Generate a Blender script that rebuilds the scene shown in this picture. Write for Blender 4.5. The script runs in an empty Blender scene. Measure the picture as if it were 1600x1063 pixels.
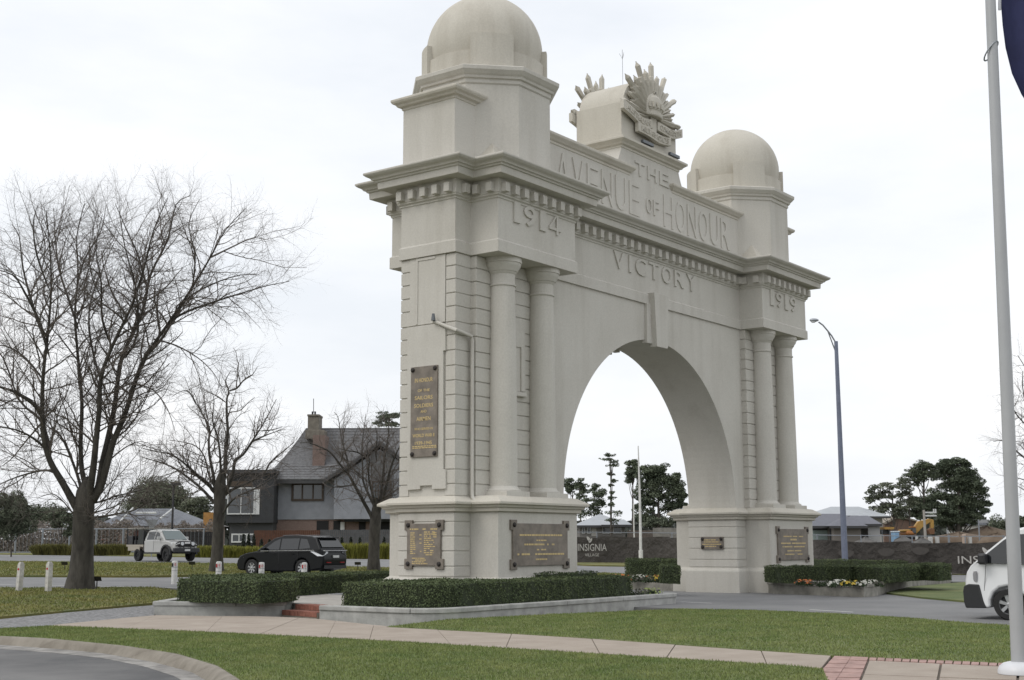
import bpy, bmesh, math, random
import numpy as np
from mathutils import Vector, Matrix
SC = bpy.context.scene
COL = SC.collection
PI = math.pi
rad = math.radians

# ---------------------------------------------------------------- camera, sky, sun, exposure
FPX, PITCH, ROLL, YAW = 2053.14, 0.15388, -0.0028, 0.9275
CAM = np.array([-35.942, -22.151, 1.68])
_fw = np.array([math.sin(YAW)*math.cos(PITCH), math.cos(YAW)*math.cos(PITCH), math.sin(PITCH)])
_rt = np.array([math.cos(YAW), -math.sin(YAW), 0.0]); _up = np.cross(_rt, _fw)
CR = math.cos(ROLL)*_rt + math.sin(ROLL)*_up
CU = math.cos(ROLL)*_up - math.sin(ROLL)*_rt
CF = _fw
cam = bpy.data.cameras.new('camera'); cam.sensor_width = 36; cam.lens = FPX/1600*36
cam.clip_start = 0.1; cam.clip_end = 5000
co = bpy.data.objects.new('camera', cam); COL.objects.link(co); SC.camera = co
m = Matrix(((CR[0], CU[0], -CF[0], CAM[0]), (CR[1], CU[1], -CF[1], CAM[1]), (CR[2], CU[2], -CF[2], CAM[2]), (0, 0, 0, 1)))
co.matrix_world = m

SUN_EL, SUN_DIR = rad(48), Vector((-0.80, 0.30, 0)).normalized()     # soft sun behind cloud, from the left
world = bpy.data.worlds.new('World'); SC.world = world; world.use_nodes = True
wn = world.node_tree.nodes; wl = world.node_tree.links; wn.clear()
wout = wn.new('ShaderNodeOutputWorld'); wbg = wn.new('ShaderNodeBackground')
sky = wn.new('ShaderNodeTexSky'); sky.sky_type = 'NISHITA'; sky.sun_disc = False
sky.sun_elevation = SUN_EL; sky.sun_rotation = math.atan2(SUN_DIR.x, SUN_DIR.y); sky.air_density = 1.4; sky.dust_density = 4
wtc = wn.new('ShaderNodeTexCoord'); wmp = wn.new('ShaderNodeMapping'); wmp.inputs['Scale'].default_value = (1.0, 1.0, 3.2)
wno = wn.new('ShaderNodeTexNoise'); wno.inputs['Scale'].default_value = 1.9; wno.inputs['Detail'].default_value = 7; wno.inputs['Roughness'].default_value = .55
wcr = wn.new('ShaderNodeValToRGB')
wcr.color_ramp.elements[0].position = .34; wcr.color_ramp.elements[0].color = (7.7, 8.0, 8.45, 1)
wcr.color_ramp.elements[1].position = .60; wcr.color_ramp.elements[1].color = (9.4, 9.45, 9.6, 1)
wmx = wn.new('ShaderNodeMix'); wmx.data_type = 'RGBA'; wmx.inputs[0].default_value = .90
wl.new(wtc.outputs['Generated'], wmp.inputs['Vector']); wl.new(wmp.outputs['Vector'], wno.inputs['Vector']); wl.new(wno.outputs['Fac'], wcr.inputs['Fac'])
wl.new(sky.outputs['Color'], wmx.inputs[6]); wl.new(wcr.outputs['Color'], wmx.inputs[7])
wl.new(wmx.outputs[2], wbg.inputs['Color']); wbg.inputs['Strength'].default_value = 0.105
wl.new(wbg.outputs['Background'], wout.inputs['Surface'])
sl = bpy.data.lights.new('sun', 'SUN'); sl.energy = 0.8; sl.angle = rad(28); sl.color = (1, .97, .92)
so = bpy.data.objects.new('sun', sl); COL.objects.link(so); so.location = (-40, 20, 60)
sd = Vector((SUN_DIR.x*math.cos(SUN_EL), SUN_DIR.y*math.cos(SUN_EL), math.sin(SUN_EL)))
so.rotation_euler = (-sd).to_track_quat('-Z', 'Y').to_euler()
SC.view_settings.view_transform = 'Standard'; SC.view_settings.look = 'None'
SC.view_settings.exposure = 0.22; SC.view_settings.gamma = 1; SC.view_settings.use_curve_mapping = False
SC.render.engine = 'CYCLES'

# ---------------------------------------------------------------- pixel helpers (pixels of the 1600 wide photograph)
KN = [-400, -60, -30, 0, 2, 4, 7] + list(range(10, 132, 4)) + [160, 220, 400, 900]
def _hs(y):
    t = max(0., y-1.5); return 1.2*(1-math.exp(-.0235*t*t/(t+3)/1.2))
KZ = [_hs(y) for y in KN]
def H(y): return float(np.interp(y, KN, KZ))
def ray(u, v): return CF + CR*(u-800)/FPX + CU*(531.5-v)/FPX
def P(u, v, dep):                       # point at a given depth along the view axis
    return CAM + ray(u, v)*dep
def G(u, v, off=0.0):                   # point on the ground
    r = ray(u, v); z = 0.0
    for _ in range(80):
        t = (z-CAM[2])/r[2]
        if t < 0 or t > 400: t = 400
        p = CAM+r*t; z = .5*z+.5*(H(p[1])+off)
    return p
def PX(u, v, x):
    r = ray(u, v); return CAM+r*((x-CAM[0])/r[0])
def PY(u, v, y):
    r = ray(u, v); return CAM+r*((y-CAM[1])/r[1])
def mpp(dep): return dep/FPX            # metres per photo pixel

# ---------------------------------------------------------------- materials
MATS = {}
def mat(name, col, rough=.7, metal=0., var=.0, vscale=3., bump=0., bscale=40., island=0., col2=None, spec=.5, detail=5., trans=0., stretch=None):
    if name in MATS: return MATS[name]
    m = bpy.data.materials.new(name); m.use_nodes = True; MATS[name] = m
    nt = m.node_tree; n = nt.nodes; l = nt.links; b = n['Principled BSDF']
    b.inputs['Base Color'].default_value = (*col, 1); b.inputs['Roughness'].default_value = rough
    b.inputs['Metallic'].default_value = metal; b.inputs['Specular IOR Level'].default_value = spec
    tc = n.new('ShaderNodeTexCoord'); vec = tc.outputs['Object']
    if stretch:
        mp = n.new('ShaderNodeMapping'); mp.inputs['Scale'].default_value = stretch; l.new(vec, mp.inputs['Vector']); vec = mp.outputs['Vector']
    cur = None
    if var > 0 or col2:
        t = n.new('ShaderNodeTexNoise'); t.inputs['Scale'].default_value = vscale; t.inputs['Detail'].default_value = detail; t.inputs['Roughness'].default_value = .62
        l.new(vec, t.inputs['Vector'])
        c2 = col2 if col2 else tuple(min(1, c*(1+var)) for c in col); c1 = col if col2 else tuple(c*(1-var) for c in col)
        r = n.new('ShaderNodeValToRGB'); r.color_ramp.elements[0].position = .33; r.color_ramp.elements[1].position = .67
        r.color_ramp.elements[0].color = (*c1, 1); r.color_ramp.elements[1].color = (*c2, 1)
        l.new(t.outputs['Fac'], r.inputs['Fac']); cur = r.outputs['Color']
    if island > 0:
        g = n.new('ShaderNodeNewGeometry'); mr = n.new('ShaderNodeMapRange')
        mr.inputs['To Min'].default_value = 1-island; mr.inputs['To Max'].default_value = 1+island
        l.new(g.outputs['Random Per Island'], mr.inputs['Value'])
        mx = n.new('ShaderNodeMix'); mx.data_type = 'RGBA'; mx.blend_type = 'MULTIPLY'; mx.inputs[0].default_value = 1
        if cur: l.new(cur, mx.inputs[6])
        else: mx.inputs[6].default_value = (*col, 1)
        cb = n.new('ShaderNodeCombineColor')
        for k in range(3): l.new(mr.outputs['Result'], cb.inputs[k])
        l.new(cb.outputs['Color'], mx.inputs[7]); cur = mx.outputs[2]
    if cur: l.new(cur, b.inputs['Base Color'])
    if bump > 0:
        t2 = n.new('ShaderNodeTexNoise'); t2.inputs['Scale'].default_value = bscale; t2.inputs['Detail'].default_value = 6
        l.new(vec, t2.inputs['Vector'])
        bp = n.new('ShaderNodeBump'); bp.inputs['Strength'].default_value = bump; bp.inputs['Distance'].default_value = .02
        l.new(t2.outputs['Fac'], bp.inputs['Height']); l.new(bp.outputs['Normal'], b.inputs['Normal'])
    if trans > 0:
        b.inputs['Transmission Weight'].default_value = trans
    return m

def streaked(name, base, stain, amount=.5):
    """painted render: fine mottling, faint vertical rain streaks and grey weathering"""
    m = bpy.data.materials.new(name); m.use_nodes = True; MATS[name] = m
    nt = m.node_tree; n = nt.nodes; l = nt.links; b = n['Principled BSDF']; b.inputs['Roughness'].default_value = .82
    b.inputs['Specular IOR Level'].default_value = .25
    tc = n.new('ShaderNodeTexCoord')
    def noise(scale, stretch, det, lo, hi):
        mp = n.new('ShaderNodeMapping'); mp.inputs['Scale'].default_value = stretch; l.new(tc.outputs['Object'], mp.inputs['Vector'])
        t = n.new('ShaderNodeTexNoise'); t.inputs['Scale'].default_value = scale; t.inputs['Detail'].default_value = det; t.inputs['Roughness'].default_value = .6
        l.new(mp.outputs['Vector'], t.inputs['Vector'])
        r = n.new('ShaderNodeMapRange'); r.inputs['From Min'].default_value = lo; r.inputs['From Max'].default_value = hi
        l.new(t.outputs['Fac'], r.inputs['Value']); return r.outputs['Result']
    s1 = noise(1.6, (1, 1, .10), 6, .50, .86); s2 = noise(.7, (1, 1, 1), 8, .35, .75); s3 = noise(22, (1, 1, 1), 4, .3, .7)
    ad = n.new('ShaderNodeMath'); ad.operation = 'MULTIPLY_ADD'; l.new(s1, ad.inputs[0]); ad.inputs[1].default_value = .75; 
    sc = n.new('ShaderNodeMath'); sc.operation = 'MULTIPLY'; l.new(s2, sc.inputs[0]); sc.inputs[1].default_value = .35; l.new(sc.outputs[0], ad.inputs[2])
    a2 = n.new('ShaderNodeMath'); a2.operation = 'MULTIPLY'; l.new(ad.outputs[0], a2.inputs[0]); a2.inputs[1].default_value = amount
    mx = n.new('ShaderNodeMix'); mx.data_type = 'RGBA'; mx.inputs[6].default_value = (*base, 1); mx.inputs[7].default_value = (*stain, 1); l.new(a2.outputs[0], mx.inputs[0])
    mv = n.new('ShaderNodeMix'); mv.data_type = 'RGBA'; mv.blend_type = 'MULTIPLY'; mv.inputs[0].default_value = .12; l.new(mx.outputs[2], mv.inputs[6])
    cb = n.new('ShaderNodeCombineColor')
    for k in range(3): l.new(s3, cb.inputs[k])
    l.new(cb.outputs['Color'], mv.inputs[7]); l.new(mv.outputs[2], b.inputs['Base Color'])
    t2 = n.new('ShaderNodeTexNoise'); t2.inputs['Scale'].default_value = 30; t2.inputs['Detail'].default_value = 6; l.new(tc.outputs['Object'], t2.inputs['Vector'])
    bp = n.new('ShaderNodeBump'); bp.inputs['Strength'].default_value = .25; bp.inputs['Distance'].default_value = .01
    l.new(t2.outputs['Fac'], bp.inputs['Height']); l.new(bp.outputs['Normal'], b.inputs['Normal'])
    return m
STONE = streaked('cream_render', (.590, .570, .520), (.36, .335, .285), .62)
STONE2 = streaked('weathered_render', (.580, .552, .485), (.34, .305, .245), .65)
BRONZE = mat('bronze_plaque', (.190, .165, .138), .6, .05, var=.25, vscale=4, bump=.2)
BRONZED = mat('dark_bolt', (.035, .03, .028), .5, .4)
GOLD = mat('gold_lettering', (.58, .45, .22), .45, .3)
CONC = mat('planter_concrete', (.37, .37, .352), .85, var=.22, vscale=3, bump=.3, bscale=30)
CONCD = mat('weathered_planter_concrete', (.25, .24, .21), .9, var=.35, vscale=2.2, bump=.3, bscale=30)

# ---------------------------------------------------------------- mesh helpers
ROOT = {}                               # thing root -> world location of its empty
def link(name, verts, faces, material, parent=None, smooth=False, mods=None):
    me = bpy.data.meshes.new(name)
    org = ROOT.get(parent.name if parent else None, np.zeros(3))
    v = np.asarray(verts, float).reshape(-1, 3)-org
    me.from_pydata(v.tolist(), [], faces if isinstance(faces, list) else faces.tolist()); me.update()
    o = bpy.data.objects.new(name, me); COL.objects.link(o)
    if material: me.materials.append(material)
    if parent:
        o.parent = parent; ROOT[o.name] = org
    if smooth: me.polygons.foreach_set('use_smooth', [True]*len(me.polygons))
    return o
def tag(o, label, cat, group=None, kind=None):
    if label: o['label'] = label
    if cat: o['category'] = cat
    if group: o['group'] = group
    if kind: o['kind'] = kind
    return o
def thing(name, loc, label, cat, group=None):
    o = bpy.data.objects.new(name, None); COL.objects.link(o); o.location = Vector(loc); o.empty_display_size = .3
    ROOT[o.name] = np.array(loc, float); return tag(o, label, cat, group)
class MB:
    def __init__(s): s.v = []; s.f = []
    def add(s, v, f):
        n = len(s.v); s.v += [tuple(p) for p in v]; s.f += [tuple(i+n for i in q) for q in f]; return s
    def box(s, a, b, c, d, e, f):
        return s.add([(a, c, e), (b, c, e), (b, d, e), (a, d, e), (a, c, f), (b, c, f), (b, d, f), (a, d, f)],
                     [(0, 3, 2, 1), (4, 5, 6, 7), (0, 1, 5, 4), (1, 2, 6, 5), (2, 3, 7, 6), (3, 0, 4, 7)])
    def loft(s, rings, cap=True, closed=True):
        n = len(rings[0]); v = [p for r in rings for p in r]; f = []
        for k in range(len(rings)-1):
            for i in range(n if closed else n-1):
                j = (i+1) % n; f.append((k*n+i, k*n+j, (k+1)*n+j, (k+1)*n+i))
        if cap: f.append(tuple(range(n-1, -1, -1))); f.append(tuple((len(rings)-1)*n+i for i in range(n)))
        return s.add(v, f)
    def prism_z(s, poly, z0, z1): return s.loft([[(x, y, z0) for x, y in poly], [(x, y, z1) for x, y in poly]])
    def prism_y(s, poly, y0, y1):       # poly in (x,z)
        return s.loft([[(x, y0, z) for x, z in poly], [(x, y1, z) for x, z in poly]])
    def prism_x(s, poly, x0, x1):       # poly in (y,z)
        return s.loft([[(x0, y, z) for y, z in poly], [(x1, y, z) for y, z in poly]])
    def tube(s, pts, radii, n=8, cap=True):
        pts = [Vector(p) for p in pts]; rings = []; ref = None
        if not hasattr(radii, '__len__'): radii = [radii]*len(pts)
        for i, p in enumerate(pts):
            t = (pts[min(i+1, len(pts)-1)]-pts[max(i-1, 0)]).normalized()
            if ref is None: ref = t.orthogonal().normalized()
            ref = (ref-t*ref.dot(t)); ref = ref.normalized() if ref.length > 1e-6 else t.orthogonal().normalized()
            w = t.cross(ref)
            rings.append([tuple(p+(ref*math.cos(2*PI*k/n)+w*math.sin(2*PI*k/n))*radii[i]) for k in range(n)])
        return s.loft(rings, cap)
    def lathe(s, prof, c, n=32, cap=True):
        return s.loft([[(c[0]+r*math.cos(2*PI*k/n), c[1]+r*math.sin(2*PI*k/n), c[2]+z) for k in range(n)] for r, z in prof], cap)
    def quad(s, a, b, c, d): return s.add([a, b, c, d], [(0, 1, 2, 3)])
    def slab(s, pts, nrm, t):           # flat polygon given as 3D points, thickened along nrm
        nn = Vector(nrm).normalized(); a = [tuple(Vector(p)) for p in pts]; b = [tuple(Vector(p)+nn*t) for p in pts]
        return s.loft([a, b])
    def xf(s, M):
        s.v = [tuple(M @ Vector(p)) for p in s.v]; return s
    def build(s, name, material, parent=None, smooth=False, bevel=0, seg=2, angle=None):
        o = link(name, s.v, s.f, material, parent, smooth)
        bm = bmesh.new(); bm.from_mesh(o.data); bmesh.ops.recalc_face_normals(bm, faces=bm.faces); bm.to_mesh(o.data); bm.free()
        if bevel:
            b = o.modifiers.new('bevel', 'BEVEL'); b.width = bevel; b.segments = seg; b.limit_method = 'ANGLE'; b.angle_limit = rad(35)
        if angle is not None:
            o.data.polygons.foreach_set('use_smooth', [True]*len(o.data.polygons))
            try: o.data.set_sharp_from_angle(angle=rad(angle))
            except Exception: pass
        return o
def mirx(poly): return [(-x, y) for x, y in poly][::-1]

def text_mesh(body, height, depth, width=None, spacing=1.0, bold=0.0):
    """built-in font lettering as a mesh in the XZ plane, facing -Y, origin bottom left; returns MB-like lists"""
    cu = bpy.data.curves.new('lettering', 'FONT'); cu.body = body; cu.size = 1; cu.extrude = depth/2; cu.space_character = spacing; cu.offset = bold
    cu.resolution_u = 3
    ob = bpy.data.objects.new('lettering', cu); COL.objects.link(ob)
    dg = bpy.context.evaluated_depsgraph_get(); me = bpy.data.meshes.new_from_object(ob.evaluated_get(dg))
    v = np.array([p.co[:] for p in me.vertices]); f = [tuple(p.vertices) for p in me.polygons]
    bpy.data.objects.remove(ob); bpy.data.curves.remove(cu); bpy.data.meshes.remove(me)
    if len(v) == 0: return np.zeros((0, 3)), []
    mn = v.min(0); mx = v.max(0); s = height/(mx[1]-mn[1]); sx = s if width is None else width/(mx[0]-mn[0])
    out = np.stack([(v[:, 0]-mn[0])*sx, -(v[:, 2])*1.0, (v[:, 1]-mn[1])*s], 1)
    return out, f
# ---------------------------------------------------------------- ground sheets
GROUNDM = mat('dull_grass_ground', (.060, .062, .030), .95, col2=(.095, .085, .048), vscale=.6, bump=.6, bscale=8)
LAWN = mat('mown_lawn', (.085, .122, .036), .95, col2=(.165, .180, .066), vscale=.55, bump=.9, bscale=35, detail=9)
LAWN2 = mat('worn_verge_grass', (.105, .125, .042), .95, col2=(.185, .160, .050), vscale=.9, bump=.8, bscale=25, detail=9)
ASPH = mat('worn_asphalt', (.150, .152, .155), .85, col2=(.215, .215, .215), vscale=.35, bump=.25, bscale=90, detail=10)
ASPHD = mat('dark_patched_asphalt', (.070, .071, .073), .85, col2=(.165, .162, .158), vscale=.45, bump=.3, bscale=80, detail=10)
PAINT = mat('white_road_paint', (.62, .62, .60), .7, var=.2, vscale=6)
GRAVEL = mat('grey_gravel', (.10, .10, .102), .95, col2=(.33, .33, .33), vscale=13, bump=1, bscale=60)
SLAB = mat('exposed_aggregate_slab', (.300, .252, .207), .9, col2=(.375, .322, .270), vscale=1.3, bump=.35, bscale=70, detail=10)
JOINT = mat('dark_joint', (.15, .128, .105), .95)
PAVER = mat('red_paver', (.36, .235, .208), .9, var=.22, vscale=5, bump=.3, bscale=60)
KERBM = mat('stained_kerb', (.17, .15, .12), .9, col2=(.27, .245, .205), vscale=2.4, bump=.4, bscale=40, detail=9)
GUTTER = mat('pale_gutter', (.25, .24, .225), .9, var=.35, vscale=3, bump=.3)

def sheet(name, poly, off, material, parent=None, skirt=0., flat=None):
    """polygon laid on the ground profile, cut along the profile's knots so that it follows it exactly"""
    bm = bmesh.new(); f = bm.faces.new([bm.verts.new((p[0], p[1], 0)) for p in poly]); bm.normal_update()
    if f.normal.z < 0: f.normal_flip()
    ys = [p[1] for p in poly]
    if flat is None:
        for k in KN:
            if min(ys) < k < max(ys):
                bmesh.ops.bisect_plane(bm, geom=bm.verts[:]+bm.edges[:]+bm.faces[:], plane_co=(0, k, 0), plane_no=(0, 1, 0))
    bmesh.ops.triangulate(bm, faces=bm.faces[:])
    for v in bm.verts: v.co.z = (H(v.co.y) if flat is None else flat)+off
    if skirt:
        be = [e for e in bm.edges if e.is_boundary]
        r = bmesh.ops.extrude_edge_only(bm, edges=be)
        for g in r['geom']:
            if isinstance(g, bmesh.types.BMVert): g.co.z -= skirt
        bmesh.ops.recalc_face_normals(bm, faces=bm.faces[:])
    me = bpy.data.meshes.new(name); bm.to_mesh(me); bm.free(); me.materials.append(material)
    o = bpy.data.objects.new(name, me); COL.objects.link(o)
    if parent:
        org = ROOT.get(parent.name, np.zeros(3)); o.parent = parent; o.location = Vector(-org)
    else: o['kind'] = 'structure'
    return o
def GP(pts, off=0.0): return [tuple(G(u, v, off)[:2]) for u, v in pts]

sheet('ground', [(-400, -400), (900, -400), (900, 900), (-400, 900)], -.16, GROUNDM)
# carriageway through the arch, opened out towards the viewer on the right
near = GP([(-350, 927), (0, 924), (125, 922), (240, 917)])
RN = [(-60, 900)]
road_near_edge = [(-12.2, 300), (-12.2, 60)] + [(-12.1, 40), (-11.6, 24), (-10.6, 17.0)] + GP([(240, 918)]) + [(-6.2, 8.0), (-5.6, 3.0), (-5.3, -3.2)] + \
    GP([(1062, 951), (1180, 953), (1300, 958), (1420, 965), (1530, 974)]) + [(-8.8, -17), (-14, -30), (-24, -48), (-60, -90)]
road_far_edge = [(-30, -110), (2, -60), (4, -30), (5.2, -16)] + GP([(1520, 941), (1440, 934), (1385, 929)]) + [(6.2, -3.0), (5.4, 0), (6, 8), (7.4, 14)] + \
    GP([(560, 896), (480, 899), (360, 901), (230, 903), (0, 902)]) + [(-5.0, 45), (-5.0, 90), (-5, 300)]
sheet('road', road_near_edge+road_far_edge, 0, ASPH, skirt=.3)
# second carriageway behind
fr_near = GP([(-260, 877), (0, 877.5), (200, 879), (360, 881), (480, 884), (590, 887), (760, 892), (925, 898), (1045, 901)])
fr_far = GP([(-260, 866), (0, 867), (200, 869.5), (340, 872), (590, 874), (760, 878), (925, 885), (1045, 887)])
sheet('road', fr_near+[(26, -20), (24, -120), (34, -120), (36, -20)]+fr_far[::-1], .0, ASPH, skirt=.3)
# grass
verge_poly = [(-60, 300), (-12.3, 300), (-12.3, 40), (-11.7, 24), (-10.7, 17.0)]+GP([(240, 919)])+[(-9.4, 8.6)]+GP([(238, 944), (100, 957), (0, 966), (-300, 985)])+[(-60, 30)]
sheet('verge', verge_poly, .035, LAWN2, skirt=.15)
median_poly = GP([(0, 901), (230, 901.5), (360, 899), (480, 897), (560, 894)])+[(8, 14), (7, 8), (8, 2), (18, 2), (19.5, 14)]+GP([(925, 899), (760, 893), (590, 888), (480, 885), (360, 882), (200, 880), (0, 878.5)])+[(-4, 90)]
sheet('median', median_poly, .05, LAWN2, skirt=.2)
lawn_back = GP([(604, 979.5), (700, 968), (860, 960), (1062, 951.5), (1180, 953.5), (1300, 958.5), (1420, 965.5), (1530, 974.5)], .05)+[(-9.2, -17), (-13.5, -26), (-17, -24)]+GP([(1700, 1048), (1590, 1037), (1300, 1024), (1100, 1010), (900, 996), (750, 987)], .05)
sheet('lawn', lawn_back, .05, LAWN, skirt=.2)
lawn_front = GP([(-200, 985), (0, 982.5), (80, 978), (296, 986.5), (460, 994), (640, 1003.5), (900, 1019.5), (1240, 1040.5), (1285, 1045.5), (1300, 1075)], .05)+[(-22, -16.6), (-27, -19)]+GP([(378, 1064), (340, 1040), (280, 1022), (200, 1010), (80, 998), (0, 994), (-200, 990)], .05)
sheet('lawn', lawn_front, .05, LAWN, skirt=.2)
sheet('lawn', GP([(1385, 926), (1420, 917), (1487, 911), (1560, 906), (1640, 903), (1760, 925), (1640, 944), (1520, 940), (1440, 933)], .05), .05, LAWN, skirt=.2)
sheet('gravel_path', GP([(-300, 985), (0, 967), (100, 957), (241, 945), (241, 961), (80, 978), (0, 981), (-200, 987)], .03), .02, GRAVEL, skirt=.15)
far_grass = GP([(-200, 864), (0, 866), (200, 868), (340, 870), (590, 872), (760, 876), (925, 883), (1045, 885)])
sheet('verge', far_grass+[(37, -20), (60, -40), (60, 60), (60, 160), (0, 160)], .0, LAWN2, skirt=.1)
# forecourt road lower left with rolled kerb
kerb_out = GP([(-260, 992), (0, 994), (80, 998), (200, 1010), (280, 1022), (340, 1040), (378, 1063), (400, 1090)], .05)
kerb_in = GP([(-260, 1004), (0, 1008), (96, 1015), (160, 1021), (240, 1035), (300, 1051), (322, 1064), (338, 1090)], -.09)
gut_in = GP([(-260, 1009), (0, 1013.5), (96, 1021), (160, 1028), (225, 1041), (272, 1056), (290, 1066), (305, 1090)], -.09)
sheet('road', gut_in+[(-33, -16), (-60, -30), (-80, 20), (-45, 20)], -.095, ASPHD, flat=0.)
kb = thing('kerb', (*kerb_out[3], 0), 'stained concrete rolled kerb curving round the corner of the front lawn', 'kerb')
def along(line, s):
    L = np.array(line, float); d = np.r_[0, np.cumsum(np.linalg.norm(np.diff(L, axis=0), axis=1))]
    return np.array([np.interp(s, d, L[:, 0]), np.interp(s, d, L[:, 1])]), d[-1]
def resamp(line, t):
    _, L = along(line, 0); return along(line, t*L)[0]
NK = 9
for k in range(NK):
    ts = np.linspace(k/NK+.0008, (k+1)/NK-.0008, 6); rows = []; grow_ = []
    for t in ts:
        a = resamp(kerb_out, t); b = resamp(kerb_in, t); c = resamp(gut_in, t); d0 = .035
        w = b-a
        rows.append([(*a, -.2), (*a, .045), (*(a+w*.15), .056), (*(a+w*.32), .053), (*(a+w*.5), .035), (*(a+w*.68), -.005), (*(a+w*.84), -.05), (*(a+w*.95), -.078), (*b, -.087), (*b, -.2)])
        grow_.append([(*b, -.2), (*b, -.0865), (*c, -.091), (*c, -.2)])
    mb = MB().loft(rows, True, True); mb.build('kerb_stone', KERBM, kb, angle=50); MB().loft(grow_, True, True).build('gutter_slab', GUTTER, kb)
# footpath slabs
path_far = GP([(84, 976), (238, 961), (420, 963), (500, 967), (604, 978.5), (750, 986), (900, 995), (1100, 1009), (1300, 1023)], .045)
path_near = GP([(80, 977.5), (296, 986), (400, 990.5), (520, 996.5), (640, 1003), (780, 1011.5), (900, 1019), (1100, 1031), (1283, 1044)], .045)
pt = thing('footpath', (*path_near[4], 0), 'pale buff concrete footpath of diagonal slabs between the two lawns', 'footpath')
cuts_f = [0, .17, .245, .345, .415, .50, .59, .68, .77, .86, .94, 1.0]
cuts_n = [0, .12, .25, .33, .43, .49, .60, .67, .78, .85, .95, 1.0]
def shrink(poly, e):
    c = np.mean(np.array(poly), 0); out = []
    for p in poly:
        d = c-np.array(p); L = np.linalg.norm(d); out.append(tuple(np.array(p)+d/L*e))
    return out
for k in range(len(cuts_f)-1):
    tf = np.linspace(cuts_f[k], cuts_f[k+1], 4); tn = np.linspace(cuts_n[k], cuts_n[k+1], 4)
    poly = [tuple(resamp(path_far, t)) for t in tf]+[tuple(resamp(path_near, t)) for t in tn[::-1]]
    sheet('paving_slab', shrink(poly, .018), .040+.002*(k % 3), SLAB, pt, skirt=.1)
base_pts = path_far+path_near[::-1]
sheet('joint_bed', base_pts, .022, JOINT, pt)
# paved forecourt by the flagpole: red paver bands and slabs
fc = thing('paved_forecourt', (*G(1400, 1050)[:2], 0), 'buff concrete forecourt edged with red pavers round the flagpole', 'paving')
sheet('joint_bed', GP([(1284, 1046), (1302, 1023.5), (1600, 1036.5), (1720, 1045), (1720, 1120), (1250, 1120)], .045), .02, JOINT, fc)
def bilin(c, s, t):
    a, b, c2, d = [np.array(q) for q in c]; return tuple((a*(1-s)+b*s)*(1-t)+(d*(1-s)+c2*s)*t)
bandc = GP([(1304, 1024.5), (1357, 1027), (1330, 1095), (1240, 1095)], .045)
for i in range(2):
    for j in range(9):
        e = .007
        q = [bilin(bandc, i/2+e, j/9+e), bilin(bandc, (i+1)/2-e, j/9+e), bilin(bandc, (i+1)/2-e, (j+1)/9-e), bilin(bandc, i/2+e, (j+1)/9-e)]
        sheet('paver', q, .045+.003*((i*5+j*3) % 2), PAVER, fc, skirt=.08)
edgec = GP([(1358, 1027.2), (1720, 1042.5), (1720, 1048.5), (1357, 1031.3)], .045)
for j in range(26):
    sheet('paver', [bilin(edgec, j/26+.003, .06), bilin(edgec, (j+1)/26-.003, .06), bilin(edgec, (j+1)/26-.003, .94), bilin(edgec, j/26+.003, .94)], .046+.003*(j % 2), PAVER, fc, skirt=.08)
slc = GP([(1357, 1031.5), (1720, 1048.8), (1720, 1120), (1322, 1120)], .045)
for i in range(3):
    for j in range(3):
        e = .006
        sheet('paving_slab', [bilin(slc, i/3+e, j/3+e), bilin(slc, (i+1)/3-e, j/3+e), bilin(slc, (i+1)/3-e, (j+1)/3-e), bilin(slc, i/3+e, (j+1)/3-e)], .043+.003*((i+j) % 2), SLAB, fc, skirt=.08)
# painted lines
def stripe(a, b, w, name='road_marking'):
    a = np.array(a); b = np.array(b); d = (b-a)/np.linalg.norm(b-a); n = np.array([-d[1], d[0]])*w/2
    return sheet(name, [tuple(a+n), tuple(b+n), tuple(b-n), tuple(a-n)], .006, PAINT)
for (u0, v0, u1, v1, w) in ((-60, 914, 24, 914.5, .13), (78, 915, 110, 915.5, .13), (150, 916.5, 202, 917.3, .13), (258, 919, 300, 919.5, .13), (-40, 922.3, 105, 923, .16), (1064, 941, 1112, 943, .11), (1265, 953, 1333, 957, .11)):
    stripe(G(u0, v0)[:2], G(u1, v1)[:2], w)
# ---------------------------------------------------------------- the memorial arch
W, TW, RI, A, B, D = 10.08, .92, 5.21, 5.90, 9.44, 1.83
ZC = 2.86                                                   # springing, top of the pedestals
arch = thing('memorial_arch', (0, 0, 0), 'tall cream memorial arch with twin domed towers and raised lettering', 'memorial arch')

def pier_plan(o, s=1):
    p = [(RI-o, -TW-o), (A-o, -TW-o), (A-o, -D-o), (B+o, -D-o), (B+o, -TW-o), (W+o, -TW-o),
         (W+o, TW+o), (B+o, TW+o), (B+o, D+o), (A-o, D+o), (A-o, TW+o), (RI-o, TW+o)]
    return p if s > 0 else mirx(p)
def full_plan(o):
    h = [(A-o, -TW-o), (A-o, -D-o), (B+o, -D-o), (B+o, -TW-o), (W+o, -TW-o), (W+o, TW+o), (B+o, TW+o), (B+o, D+o), (A-o, D+o), (A-o, TW+o)]
    return h+[(-x, -y) for x, y in h]
def loftplan(fn, prof):
    return MB().loft([[(x, y, z) for x, y in fn(o)] for o, z in prof])

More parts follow.
